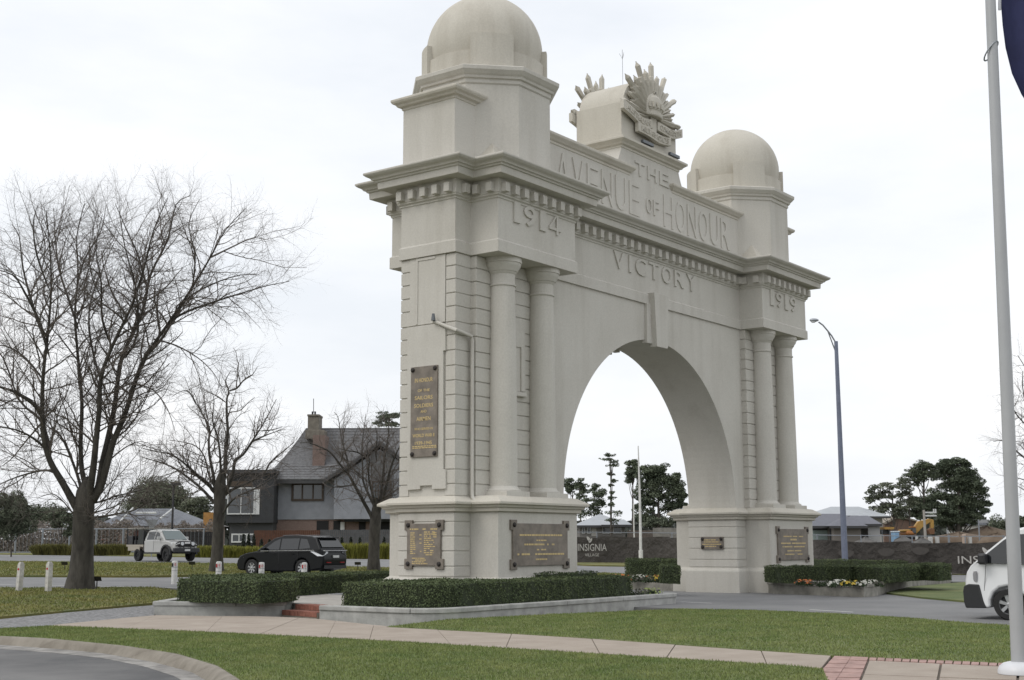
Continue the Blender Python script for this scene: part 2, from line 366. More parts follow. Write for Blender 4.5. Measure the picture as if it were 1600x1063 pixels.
letters = lambda: None
def put_text(body, x0, x1, z0, z1, yf, parent, depth=.05, material=None, spacing=1.0, per_letter=True, bold=0., name='letter'):
    """raised lettering on a wall that faces -Y, one mesh for each letter"""
    n = len(body)
    if not per_letter:
        v, f = text_mesh(body, z1-z0, depth, x1-x0, spacing, bold); v = v+np.array([x0, yf, z0]); return link(name, v, f, material or STONE, parent)
    ws = [{'I': .45, '1': .5, 'W': 1.35, 'M': 1.25}.get(c, 1.0) for c in body]; gap = .30; tot = sum(ws)+gap*(n-1); k = (x1-x0)/tot; x = x0
    for c, w in zip(body, ws):
        ww = (w*k)*(.5 if c == 'I' else 1)
        if c == '4':                                        # drawn by hand: stem, bar and slope butted together
            h = z1-z0; t_ = .15*h; y0_, y1_ = yf-depth/2, yf+depth/2; xs_ = x+ww*.60; f4 = MB()
            f4.box(xs_, xs_+t_, y0_, y1_, z0, z1); f4.box(x, xs_-.001, y0_+.002, y1_, z0+.22*h, z0+.22*h+t_*.9); f4.box(xs_+t_+.001, x+ww, y0_+.002, y1_, z0+.22*h, z0+.22*h+t_*.9)
            zb = z0+.22*h+t_*.9+.001; f4.prism_y([(x, zb), (x+t_*1.15, zb), (xs_-.001, z1-t_*.55), (xs_-.001, z1), (xs_-t_*.25, z1)], y0_+.001, y1_); f4.build(name, material or STONE, parent); x += (w+gap)*k; continue
        v, f = text_mesh(c, z1-z0, depth, ww, 1, bold); v = v+np.array([x+(w*k-ww)/2, yf, z0]); link(name, v, f, material or STONE, parent); x += (w+gap)*k

def plaque(parent, c, w, h, axis, corners, rows, seed, depth=.06, cc=.26):
    """bronze tablet; axis 'x' faces -X, 'y' faces -Y, 'X' faces -X of the right pier"""
    rnd = random.Random(seed); t = depth
    if corners:
        a, b = w/2, h/2; q = cc; e = .09
        poly = [(-a, -b), (-a+q, -b), (-a+q, -b+e), (a-q, -b+e), (a-q, -b), (a, -b), (a, -b+q), (a-e, -b+q), (a-e, b-q), (a, b-q), (a, b), (a-q, b), (a-q, b-e), (-a+q, b-e), (-a+q, b), (-a, b), (-a, b-q), (-a+e, b-q), (-a+e, -b+q), (-a, -b+q)]
    else: poly = [(-w/2, -h/2), (w/2, -h/2), (w/2, h/2), (-w/2, h/2)]
    def M(p, o):
        if axis == 'y': return (c[0]+p[0], c[1]-o, c[2]+p[1])
        return (c[0]-o, c[1]-p[0], c[2]+p[1])
    mb = MB().loft([[M(p, -.02) for p in poly], [M(p, t) for p in poly]]); o = mb.build('plaque', BRONZE, parent, bevel=.008)
    bx, bz = w/2-(.13 if corners else .07), h/2-(.13 if corners else .08)
    for sx in (-1, 1):
        for sz in (-1, 1):
            b = MB(); rr = .055
            ring = lambda k, off: [M((sx*bx+k*rr*math.cos(2*PI*i/8), sz*bz+k*rr*math.sin(2*PI*i/8)), off) for i in range(8)]
            b.loft([ring(1.15, t), ring(1.1, t+.025), ring(.6, t+.05)]); b.build('bolt', BRONZED, o)
    mbg = MB()
    for (z, x0, x1, hh) in rows:                            # broken, worn gilt lines
        x = x0
        while x < x1:
            wd = rnd.uniform(.03, .13); wd = min(wd, x1-x)
            if rnd.random() > .12:
                mbg.loft([[M(q, t-.001) for q in ((x, z), (x+wd, z), (x+wd, z+hh), (x, z+hh))], [M(q, t+.005) for q in ((x, z), (x+wd, z), (x+wd, z+hh), (x, z+hh))]])
            x += wd+rnd.uniform(.012, .03)
    if mbg.v: g = mbg.build('worn_inscription', GOLD, o); g['kind'] = 'stuff'
    return o

# pedestals
ped_prof = [(.125, -.3), (.125, .72), (.10, .77), (.0, .84), (0, 2.46), (.0, 2.47)]
cap_prof = [(0, 2.47), (.09, 2.50), (.09, 2.585), (.15, 2.60), (.17, 2.655), (.25, 2.675), (.255, 2.735), (.20, 2.775), (.02, 2.885), (-.05, 2.90)]
for s in (1, -1):
    p = loftplan(lambda o: pier_plan(o-.0, s), ped_prof).build('pedestal', STONE, arch, bevel=.012)
    loftplan(lambda o: pier_plan(o, s), cap_prof).build('pedestal_cap', STONE2, p, bevel=.008)
    zs = [.86, 1.12, 1.50, 1.87, 2.235, 2.46]
    for k in range(5):                                      # coursed end blocks with recessed joints
        for (xa, xb) in ((RI, A-.02), (B+.02, W)):
            ya = TW+.022; x0, x1 = (xa-.022, xb) if xa == RI else (xa, xb+.022)
            if s < 0: x0, x1 = -x1, -x0
            mb = MB().box(x0, x1, -ya, ya, zs[k]+.017, zs[k+1]-.017); mb.build('course_block', STONE, p, bevel=.008)
# plaques on the pedestals
def lines(z1, n, dz, hw, hh, rnd, jit=.15):
    return [(z1-i*dz, -hw*(1-rnd.random()*jit), hw*(1-rnd.random()*jit), hh) for i in range(n)]
r0 = random.Random(4)
rows = [(.37, -.46, .46, .035)]+[(.28-i*.052, -.44, -.30+r0.uniform(0, .05), .026) for i in range(11)]+[(.28-i*.052, -.12+r0.uniform(-.02, .02), -.06, .026) for i in (0, 1, 3, 5, 8, 9)]+[(.30-i*.052, .02, .20+r0.uniform(0, .22), .026) for i in range(12)]+[(.28-i*.052, .33, .44, .026) for i in (0, 1, 2, 4, 7)]+[(-.36-i*.045, -.38, .02+r0.uniform(0, .2), .024) for i in range(4)]
plaque(arch, (-W-.022, .02, 1.67), 1.30, 1.24, 'x', True, rows, 1)
plaque(arch, (-7.66, -D, 1.66), 2.62, 1.26, 'y', True, [(.22, -.95, .95, .045), (.09, -.22, .22, .035), (-.02, -.75, .75, .045), (-.15, -.2, .2, .035), (-.27, -1.05, 1.05, .045), (-.40, -.25, .25, .04)], 2)
plaque(arch, (7.66, -D, 1.63), 2.62, 1.26, 'y', True, [(.26, -.8, .8, .04), (.14, -.25, .25, .06), (.02, -1., 1., .045), (-.10, -.9, .9, .045), (-.24, -.6, .6, .04), (-.36, -.7, .7, .04)], 3)
plaque(arch, (RI-.022, .0, 1.69), .86, .43, 'x', False, [(.09, -.36, .36, .03), (.02, -.3, .3, .03), (-.06, -.36, .36, .03), (-.13, -.3, .3, .03)], 5)

# arch wall: a thick slab with a round opening
arcp = [(RI*math.cos(t), ZC+RI*math.sin(t)) for t in np.linspace(0, PI, 73)]
wall_poly = [(W-.03, ZC)]+arcp+[(-W+.03, ZC), (-W+.03, 9.21), (W-.03, 9.21)]
wall = MB().prism_y(wall_poly, -TW, TW).build('arch_wall', STONE, arch, bevel=.012)
# coursed piers beside and behind the columns, each course its own block
GZ = [2.90, 3.19, 3.555, 3.92, 4.315, 4.70, 5.09, 5.46, 5.835, 6.22, 6.62, 7.02, 7.36, 7.77, 8.12, 8.485, 8.84, 9.185]
SLB = 1.12                                                  # face of the slab behind the columns
core = {}
for s in (1, -1):
    for q in (1, -1):
        mb = MB(); xs = sorted((s*(A+.03), s*(B-.03))); ys = sorted((q*(TW-.1), q*(SLB-.03))); mb.box(*xs, *ys, ZC, 9.20)
        core[s, q] = mb.build('column_backing', STONE, arch)
        for k in range(len(GZ)-1):
            pl = [(A, TW-.1), (A, SLB), (B, SLB), (B, TW+.02), (W, TW+.02), (W, TW-.30), (B-.3, TW-.30), (B-.3, TW-.1)]
            pl = [(x*s, y*q) for x, y in pl]
            z0, z1 = GZ[k]+(.016 if k else 0), GZ[k+1]-.016
            MB().prism_z(pl, z0, z1).build('course_block', STONE, core[s, q], bevel=.008)
# plain panels between the quoins on each end wall
def lowp(pts): return [tuple(PX(590+cx*.3763, 380+cy*.3763, -W-.02)[1:]) for cx, cy in pts]
lower = lowp([(126, 352), (245, 335), (284, 358), (284, 447), (275, 447), (275, 940), (285, 941), (285, 1020), (228, 1022), (228, 1006), (178, 1008), (178, 1022), (126, 1026)])
for s in (-1, 1):
    x0, x1 = sorted((s*(W-.06), s*(W+.015)))
    up = MB().box(x0, x1, -.60, .62, 7.38, 9.185).build('end_panel', STONE, arch, bevel=.006)
    xa, xb = sorted((s*(W-.02), s*(W+.035)))
    fr = MB()
    for (ya, yb, za, zb) in ((.33, .39, 7.40, 9.185), (-.26, .33, 9.10, 9.16)): fr.box(xa, xb, ya, yb, za, zb)
    fr.build('panel_moulding', STONE, up)
    x0, x1 = sorted((s*(W-.05), s*(W+.05)))
    MB().prism_x(lower, x0, x1).build('end_panel', STONE, arch, bevel=.006)
    if s < 0:
        po = plaque(arch, (-W-.05, .03, 5.08), .90, 2.36, 'x', False, [], 9, depth=.05)
        txt = [('IN HONOUR', .66, .82, .11), ('OF THE', .44, .55, .07), ('SAILORS', .66, .33, .10), ('SOLDIERS', .70, .11, .10), ('AND', .22, -.04, .07), ('AIRMEN', .52, -.26, .10),
               ('WHO SERVED IN', .68, -.52, .06), ('WORLD WAR II', .80, -.72, .09), ('1939-1945', .62, -.93, .09)]
        for body, wd, z, hh in txt:
            wd *= .92; v, f = text_mesh(body, hh, .008, wd, 1.0, .012); v = np.stack([-W-.101+v[:, 1]*1.0, .03+wd/2-v[:, 0], 5.08+z*.93+v[:, 2]], 1)
            link('inscription', v, f, GOLD, po)
        g = MB(); rr = random.Random(3)
        for z in (-.985, -1.03):
            y = .40
            while y > -.36:
                wdd = rr.uniform(.04, .12); g.box(-W-.106, -W-.099, y-wdd, y, 5.08+z*.93+.0, 5.08+z*.93+.025); y -= wdd+.02
        g.build('worn_inscription', GOLD, po)
# columns
def column(x, y):
    c = MB(); n = 40
    sh = [(.375, 3.10), (.378, 3.2), (.377, 4.0), (.370, 5.2), (.355, 6.6), (.338, 7.8), (.328, 8.44)]
    c.lathe(sh, (x, y, 0), n); o = c.build('column', STONE, arch, angle=30)
    MB().box(x-.50, x+.50, y-.50, y+.45, 2.885, 3.02).build('plinth', STONE, o, bevel=.008)
    MB().lathe([(.47, 3.02), (.475, 3.045), (.465, 3.07), (.42, 3.085), (.40, 3.11), (.378, 3.16)], (x, y, 0), n).build('base_moulding', STONE, o, angle=30)
    MB().lathe([(.33, 8.43), (.36, 8.45), (.362, 8.485), (.335, 8.50)], (x, y, 0), n).build('necking_ring', STONE, o, angle=30)
    MB().lathe([(.330, 8.49), (.332, 8.76), (.36, 8.79), (.375, 8.83), (.40, 8.84), (.425, 8.90), (.475, 8.97), (.495, 9.03), (.495, 9.055), (.52, 9.06), (.52, 9.195)], (x, y, 0), n).build('capital', STONE, o, angle=30)
for s in (-1, 1):
    for y in (-1.315, 1.315):
        for x in (7.67-.885, 7.67+.885): column(s*x, y)
# slit opening between the left columns with stepped frame and sill
nb = MB(); p0 = PY(807, 497, -SLB); p1 = PY(821, 580, -SLB)
xc = -7.67
nb.box(xc-.32, xc+.32, -SLB-.04, -SLB+.02, 6.95, 7.40); nb.box(xc-.32, xc-.14, -SLB-.05, -SLB+.02, 5.75, 6.95); nb.box(xc+.14, xc+.32, -SLB-.05, -SLB+.02, 5.75, 6.95)
nf = nb.build('slit_window', STONE, arch, bevel=.006)
MB().box(xc-.30, xc+.30, -SLB-.12, -SLB+.01, 5.60, 5.72).build('sill', STONE, nf, bevel=.02)
MB().box(xc-.14, xc+.14, -SLB-.01, -SLB-.003, 5.75, 6.95).build('recess', STONE, nf)
# keystone, front and back
for q in (-1, 1):
    yq = lambda a, b: sorted((q*a, q*b))
    k1 = MB().prism_y([(-.66, 7.93), (.66, 7.93), (.62, 9.20), (-.62, 9.20)], *yq(TW-.1, TW+.10)).build('keystone', STONE, arch, bevel=.01)
    MB().prism_y([(-.33, 7.83), (.33, 7.83), (.44, 9.56), (-.44, 9.56)], *yq(TW+.0, TW+.27)).build('key_block', STONE, k1, bevel=.01)

# entablature
ent = loftplan(full_plan, [(.065, 9.19), (.065, 9.50), (.02, 9.54), (.02, 10.62), (.05, 10.64), (.05, 10.68), (.10, 10.71), (.10, 10.745), (.12, 10.76), (.12, 11.16), (.0, 11.16)]).build('entablature', STONE, arch, bevel=.006)
cor = loftplan(full_plan, [(.05, 11.14), (.47, 11.14), (.475, 11.165), (.485, 11.32), (.53, 11.33), (.545, 11.37), (.60, 11.385), (.61, 11.41), (.64, 11.44), (.71, 11.475), (.755, 11.515), (.765, 11.535), (.765, 11.57), (.70, 11.60), (.0, 11.66)]).build('cornice', STONE, arch, bevel=.004)
fp = full_plan(.12); nfp = len(fp)
dent_mesh = {}
def dentil(x, y, ax):
    key = ax
    if key not in dent_mesh:
        e = (.092, .08) if ax == 'x' else (.08, .092)
        o = MB().box(-e[0], e[0], -e[1], e[1], -.115, .13).build('dentil', STONE, cor, bevel=.008); dent_mesh[key] = o
    else:
        o = dent_mesh[key].copy(); COL.objects.link(o); o.parent = cor
    o.location = (x, y, 10.89)
for i in range(nfp):
    a = np.array(fp[i]); b = np.array(fp[(i+1) % nfp]); L = np.linalg.norm(b-a); d = (b-a)/L; nrm = np.array([d[1], -d[0]])
    n = max(1, int(round(L/.435))) if L > .8 else max(1, int(round(L/.44)))
    for k in range(n):
        t = (k+.5)/n*L if n > 2 else (k+.5)/n*L
        p = a+d*t+nrm*.075; dentil(p[0], p[1], 'x' if abs(d[0]) > .5 else 'y')
put_text('VICTORY', -2.47, 2.68, 10.05, 10.60, -TW-.03, ent, .075, bold=.008)
put_text('1914', -8.80, -6.62, 10.10, 10.66, -D-.03, ent, .075, bold=.012)
put_text('1919', 6.48, 8.66, 10.07, 10.63, -D-.03, ent, .075, bold=.012)

# towers
T8 = math.tan(PI/8); XM = 7.668
def octa(cx, a): return [(cx+a*x, a*y) for x, y in ((-T8, -1), (T8, -1), (1, -T8), (1, T8), (T8, 1), (-T8, 1), (-1, T8), (-1, -T8))]
for s in (-1, 1):
    cx = s*XM
    dr = MB().loft([[(x, y, z) for x, y in octa(cx, a)] for a, z in ((1.76, 11.4), (1.76, 14.05))]).build('tower_drum', STONE, arch, bevel=.01)
    MB().loft([[(x, y, z) for x, y in octa(cx, a)] for a, z in ((1.77, 14.0), (1.80, 14.03), (1.80, 14.13), (1.86, 14.15), (1.88, 14.21), (1.93, 14.25), (1.99, 14.32), (2.01, 14.34), (2.02, 14.44), (1.97, 14.47), (1.6, 14.52))]).build('drum_cornice', STONE, dr, bevel=.005)
    # broaches at the diagonal faces
    for sx in (-1, 1):
        for sy in (-1, 1):
            a = 1.765; c = (cx+sx*a, sy*a, 11.55); p1 = (cx+sx*a*T8, sy*a, 11.55); p2 = (cx+sx*a, sy*a*T8, 11.55); k = (1+T8)/2*a-.02
            ap = (cx+sx*k, sy*k, 12.38)
            MB().add([c, p1, p2, ap], [(0, 1, 2), (0, 1, 3), (1, 2, 3), (2, 0, 3)]).build('broach', STONE2, dr)
    # square wing on the outer side with its own small cornice
    x0, x1 = sorted((s*(XM+.6), s*10.10))
    wg = MB().box(x0, x1, -.91, .91, 11.45, 13.42).build('tower_wing', STONE, arch, bevel=.01)
    def wp(o): return [(x0-(o if s < 0 else 0), -.91-o), (x1+(o if s > 0 else 0), -.91-o), (x1+(o if s > 0 else 0), .91+o), (x0-(o if s < 0 else 0), .91+o)]
    loftplan(wp, [(.0, 13.36), (.03, 13.38), (.03, 13.44), (.12, 13.46), (.15, 13.51), (.22, 13.55), (.25, 13.60), (.25, 13.65), (.22, 13.67), (-.3, 13.74)]).build('wing_cornice', STONE2, wg, bevel=.004)
    # dome
    prof = [(1.72, 14.47), (1.72, 15.02), (1.69, 15.05)]
    dm = MB().lathe([(1.655*math.cos(t), 15.50+1.655*math.sin(t)) for t in np.linspace(-.35, PI/2-.002, 28)], (cx, 0, 0), 64).build('dome', STONE2, arch, smooth=True)
    MB().lathe([(1.70, 14.46), (1.70, 15.03), (1.60, 15.06)], (cx, 0, 0), 64).build('dome_ring', STONE2, dm, angle=30)
    for k in range(4):
        t0 = PI/4+k*PI/2; hw = .34; r0, r1 = 1.45, 1.79; n = 9
        ring = lambda r, z: [(cx+r*math.cos(t), r*math.sin(t), z) for t in np.linspace(t0-hw, t0+hw, n)]
        o_ = ring(r1, 14.46); i_ = ring(r0, 14.46)[::-1]
        pl = [(p[0], p[1]) for p in o_+i_]
        MB().prism_z(pl, 14.46, 15.47).build('dome_tab', STONE2, dm)
# attic with the name of the avenue
TA = .88
for s in (-1, 1):
    x0, x1 = sorted((s*1.2, s*6.6))
    at = MB().box(x0, x1, -TA, TA, 11.5, 13.38).build('attic_parapet', STONE, arch, bevel=.006)
    xa, xb = sorted((s*1.36, s*6.5)); 
    def cp(o): return [((xa-o) if s > 0 else xa, -TA-o), (xb+(o if s < 0 else 0), -TA-o), (xb+(o if s < 0 else 0), TA+o), ((xa-o) if s > 0 else xa, TA+o)]
    loftplan(cp, [(.0, 13.22), (.03, 13.24), (.03, 13.30), (.08, 13.33), (.12, 13.38), (.17, 13.43), (.18, 13.45), (.18, 13.51), (.15, 13.53), (-.2, 13.58)]).build('coping', STONE2, at, bevel=.004)
    if s < 0: put_text('AVENUE', -5.38, -.78, 11.98, 13.06, -TA, at, .08, bold=-.004)
    else: put_text('HONOUR', .74, 5.34, 11.98, 13.06, -TA, at, .08, bold=-.004)
fl = [(1.80+.28*(1-math.sin(t))**1.5, 13.50+.62*math.sin(t)) for t in np.linspace(0, PI/2, 9)]
cpoly = [(1.9, 11.5), (2.08, 13.3)]+fl+[(1.80, 14.18)]
cpoly = [(2.08, 11.5)]+[(x, z) for x, z in fl]+[(1.80, 14.20)]; cpoly = cpoly+[(-x, z) for x, z in cpoly[::-1]]
ce = MB().prism_y(cpoly, -TA-.012, TA+.012).build('attic_centre', STONE, arch)
def ccp(o): return [(-1.80-o, -TA-.01-o), (1.80+o, -TA-.01-o), (1.80+o, TA+.01+o), (-1.80-o, TA+.01+o)]
loftplan(ccp, [(0, 14.04), (.03, 14.06), (.03, 14.12), (.10, 14.15), (.13, 14.20), (.21, 14.26), (.24, 14.28), (.24, 14.35), (.20, 14.37), (-.2, 14.46)]).build('coping', STONE2, ce, bevel=.004)
put_text('THE', -1.02, 1.10, 13.34, 13.80, -TA-.012, ce, .075, bold=.008)
put_text('OF', -.38, .44, 12.22, 12.74, -TA-.012, ce, .075, bold=.004)
HP = 1.72
vb = MB().box(-HP, HP, -.86, .86, 14.40, 15.60).build('emblem_block', STONE2, arch, bevel=.01)
vault = [(1.56, 15.55)]+[(1.56*math.cos(t), 15.60+1.06*math.sin(t)) for t in np.linspace(0, PI, 31)]+[(-1.56, 15.55)]
MB().prism_y(vault, -.84, .84).build('barrel_vault', STONE2, vb, angle=30)
# lightning rod
lr = PY(981, 120, 0.0); lt = PY(982, 66, 0.0)
rd = MB().tube([(-.05, .1, 16.5), (-.05, .1, 18.05)], .008, 6)
for a in range(3): rd.tube([(-.05, .1, 17.72), (-.05+.10*math.cos(a*2.1), .1+.10*math.sin(a*2.1), 17.92)], .005, 4)
rd.build('lightning_rod', mat('dull_metal', (.28, .29, .30), .5, .6), arch)
# rising sun emblem, leaning back a little above its scrolls
def emblem(q):
    y0 = -.87; cz, cxx = 15.48, .02
    def fin(mb, name, par, material=STONE2, **kw):
        if q > 0: mb.xf(Matrix.Rotation(PI, 4, 'Z'))
        return mb.build(name, material, par, **kw)
    base = MB(); fan = [(cxx+1.0*math.sin(t), cz+1.0*math.cos(t)) for t in np.linspace(-1.72, 1.72, 27)]
    base.prism_y(fan, y0-.07, y0+.05); em = fin(base, 'emblem', arch)
    rays = [(0, 1.90, .105)]
    for sg in (-1, 1):
        rays += [(sg*29, 1.90, .105), (sg*57, 1.92, .105), (sg*86, 1.90, .10)]
        rays += [(sg*14.5, 1.60, .085), (sg*43, 1.58, .085), (sg*71.5, 1.58, .085), (sg*98, 1.55, .08)]
        rays += [(sg*d_, 1.38, .062) for d_ in (7, 21.5, 36, 50, 64, 79)]
    for a, L, w in rays:
        t = rad(90-a); dx, dz = math.cos(t), math.sin(t); nx, nz = -dz, dx
        def pt3(r, sgn, y): return (cxx+dx*r+nx*sgn, y, cz+dz*r+nz*sgn)
        prof = [(.35, w*.35), (1.0, w*.85), (L*.72, w), (L*.74, w*.70), (L-.15, w*.85)]
        rows = [[pt3(r, -ww, y0-.03), pt3(r, -ww*.9, y0-.12), pt3(r, 0, y0-.19), pt3(r, ww*.9, y0-.12), pt3(r, ww, y0-.03), pt3(r, 0, y0-.02)] for r, ww in prof]
        rows.append([pt3(L, 0, y0-.04-.05*j/5) for j in range(6)])
        fin(MB().loft(rows), 'ray', em)
    oo = [(cxx+.50*math.cos(t), 15.72+.56*math.sin(t)) for t in np.linspace(0, PI, 17)]; fin(MB().prism_y([(cxx+.50, 15.46)]+oo+[(cxx-.50, 15.46)], y0-.22, y0-.05), 'crown_hood', em, bevel=.04)
    crn = MB(); yc = y0-.20; dz_ = .46; k_ = .98
    crn.loft([[(cxx+k_*r*math.cos(t), yc-r*.42*math.sin(t), z+dz_) for t in np.linspace(0, PI, 13)] for r, z in ((.36, 15.00), (.40, 15.03), (.40, 15.12), (.35, 15.14), (.35, 15.20), (.40, 15.22), (.41, 15.30), (.32, 15.32), (.41, 15.46), (.35, 15.62), (.20, 15.72), (.05, 15.76))], True, False)
    for k in range(6):
        t = PI*(k+.5)/6; x_ = cxx+k_*.41*math.cos(t); crn.box(x_-.05, x_+.05, yc-.18*math.sin(t)-.05, yc-.18*math.sin(t)+.02, 15.26+dz_, 15.42+dz_)
    crn.box(cxx-.03, cxx+.03, yc-.05, yc+.02, 15.74+dz_, 15.90+dz_); crn.box(cxx-.09, cxx+.09, yc-.05, yc+.02, 15.80+dz_, 15.86+dz_)
    fin(crn, 'crown', em)
    def scroll(pts, h, yy, body):
        mb = MB(); mb.loft([[(x, yy-dy+.06, z-h/2), (x, yy-.08-dy, z-h/2), (x, yy-.08-dy, z+h/2), (x, yy-dy+.06, z+h/2)] for x, z, dy in pts])
        if q > 0: mb.xf(Matrix.Rotation(PI, 4, 'Z'))
        o = mb.build('scroll', STONE2, em, bevel=.012)
        xs = [p[0] for p in pts]; zz = [p[1] for p in pts]; dd = [p[2] for p in pts]; w = xs[-1]-xs[0]
        hh = h*.6; v, f = text_mesh(body, hh, .04, w*.86, 1.0, .004); vx = v[:, 0]+xs[0]+w*.07
        vv = np.stack([vx, yy-.085-np.interp(vx, xs, dd)+v[:, 1], np.interp(vx, xs, zz)+v[:, 2]-hh/2], 1)
        if q > 0: vv = vv*np.array([-1, -1, 1])
        link('scroll_lettering', vv, f, STONE2, o)
    def curve(x0, x1, z0, z1, sag, n=15): return [(x0+(x1-x0)*t, z0+(z1-z0)*t-sag*4*t*(1-t), .05*math.sin(t*2*PI)) for t in np.linspace(0, 1, n)]
    scroll(curve(-1.88, -.10, 15.44, 15.22, .13), .30, y0-.11, 'AUSTRALIAN')
    scroll(curve(.22, 1.86, 15.24, 15.40, .13), .30, y0-.11, 'COMMONWEALTH')
    scroll(curve(-1.02, 1.06, 14.90, 14.90, .06), .30, y0-.12, 'MILITARY FORCES')
    fin(MB().box(cxx-.16, cxx+.16, y0-.16, y0+.02, 14.95, 15.45), 'stem', em)
for q in (-1, 1): emblem(q)
LAMP = mat('grey_lamp_metal', (.12, .13, .14), .4, .5)
for (xx, ln) in ((-.78, .66), (.95, .62)): MB().box(xx, xx+ln, -1.10, -.99, 14.42, 14.53).build('floodlight', LAMP, arch, bevel=.015)
# downpipe and spotlight on the near tower
pp = MB(); pts = [(-W-.08, .02-.30, 7.42), (-W-.09, -.75, 7.22), (-W-.08, -TW-.10, 7.12), (-B-.12, -TW-.13, 7.02), (-B-.09, -TW-.14, 6.9), (-B-.09, -TW-.14, 3.02), (-B-.10, -TW-.16, 2.86), (-B-.14, -TW-.27, 2.76)]
pp.tube(pts, .048, 10); dp = pp.build('downpipe', STONE, arch, angle=40)
MB().lathe([(.03, 0), (.05, .012), (.05, .02)], (-B-.14, -TW-.275, 2.75), 10).build('pipe_mouth', BRONZED, dp)
sp = MB().tube([(-W-.05, -.33, 7.40), (-W-.16, -.33, 7.44)], .025, 6).tube([(-W-.16, -.33, 7.42), (-W-.16, -.33, 7.60)], [.06, .035], 8); sp.build('spotlight', LAMP, arch)
# ---------------------------------------------------------------- foliage helpers
def leaf_quads(p, nrm, size, rng, spread=.8, aspect=.6):
    n = len(p); nn = nrm+rng.normal(0, spread, (n, 3)); nn /= np.linalg.norm(nn, axis=1)[:, None]+1e-9
    t = rng.normal(0, 1, (n, 3)); u = np.cross(nn, t); u /= np.linalg.norm(u, axis=1)[:, None]+1e-9; w = np.cross(nn, u)
    s = (size*rng.uniform(.6, 1.4, n))[:, None]; u = u*s/2; w = w*s*aspect/2
    v = np.stack([p-u, p-w*.9, p+u, p+w*.9], 1).reshape(-1, 3)
    return v, np.arange(4*n).reshape(n, 4)
def mesh_np(name, v, f, material, parent=None, smooth=False):
    me = bpy.data.meshes.new(name); org = ROOT.get(parent.name if parent else None, np.zeros(3)); v = np.asarray(v, np.float32)-org.astype(np.float32); f = np.asarray(f, np.int32)
    me.vertices.add(len(v)); me.vertices.foreach_set('co', v.astype(np.float32).ravel()); k = f.shape[1]
    me.loops.add(f.size); me.loops.foreach_set('vertex_index', f.ravel()); me.polygons.add(len(f))
    me.polygons.foreach_set('loop_start', np.arange(0, f.size, k, dtype=np.int32)); me.polygons.foreach_set('loop_total', np.full(len(f), k, np.int32))
    me.update(calc_edges=True); me.materials.append(material)
    if smooth: me.polygons.foreach_set('use_smooth', [True]*len(f))
    o = bpy.data.objects.new(name, me); COL.objects.link(o)
    if parent: o.parent = parent; ROOT[o.name] = org
    return o
HEDGE = mat('box_hedge_leaves', (.064, .088, .042), .75, col2=(.105, .130, .060), vscale=1.2, island=.34, spec=.25)
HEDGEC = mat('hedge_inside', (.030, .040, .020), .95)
TWIGM = mat('hedge_twigs', (.06, .05, .035), .9)
def hedge(poly, z0, z1, label, group, seed, dens=1150, size=.046, zt=None):
    """clipped hedge: dark body, a shell of small leaves, and short shoots standing out of the clipped top"""
    rng = np.random.default_rng(seed); P2 = np.array(poly, float); n = len(P2)
    ar = .5*np.sum(P2[:, 0]*np.roll(P2[:, 1], -1)-np.roll(P2[:, 0], -1)*P2[:, 1])
    if ar < 0: P2 = P2[::-1]
    c = P2.mean(0); t = thing('hedge', (*c, z0), label, 'hedge', group)
    inn = [tuple(p+(c-p)/np.linalg.norm(c-p)*.05) for p in P2]
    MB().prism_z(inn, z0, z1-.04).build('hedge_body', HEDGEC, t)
    pts = []; nrs = []
    for i in range(n):
        a = P2[i]; b = P2[(i+1) % n]; L = np.linalg.norm(b-a); d = (b-a)/L; nr = np.array([d[1], -d[0], 0])
        k = int(L*(z1-z0)*dens*1.15); s = rng.uniform(0, L, k); z = rng.uniform(z0, z1, k)
        wob = .018*np.sin(s*5.1+seed)+.012*np.sin(s*11.3+z*9)+rng.normal(0, .014, k)
        p = np.stack([a[0]+d[0]*s, a[1]+d[1]*s, z], 1)+nr*wob[:, None]; pts.append(p); nrs.append(np.tile(nr+np.array([0, 0, .25]), (k, 1)))
    mn, mx = P2.min(0), P2.max(0); k = int((mx-mn).prod()*dens*1.0); q = rng.uniform(mn, mx, (k, 2)); ins = np.zeros(k, bool)
    for i in range(n):
        a = P2[i]; b = P2[(i+1) % n]; cnd = ((a[1] > q[:, 1]) != (b[1] > q[:, 1])); xx = (b[0]-a[0])*(q[:, 1]-a[1])/(b[1]-a[1]+1e-12)+a[0]; ins ^= cnd & (q[:, 0] < xx)
    q = q[ins]; z = z1+rng.normal(-.005, .014, len(q))+.018*np.sin(q[:, 0]*4)+.015*np.sin(q[:, 1]*6+q[:, 0]*2.2)
    pts.append(np.column_stack([q, z])); nrs.append(np.tile([0, 0, 1.], (len(q), 1)))
    v, f = leaf_quads(np.concatenate(pts), np.concatenate(nrs), size, rng, .75)
    o = mesh_np('foliage', v, f, HEDGE, t); return t

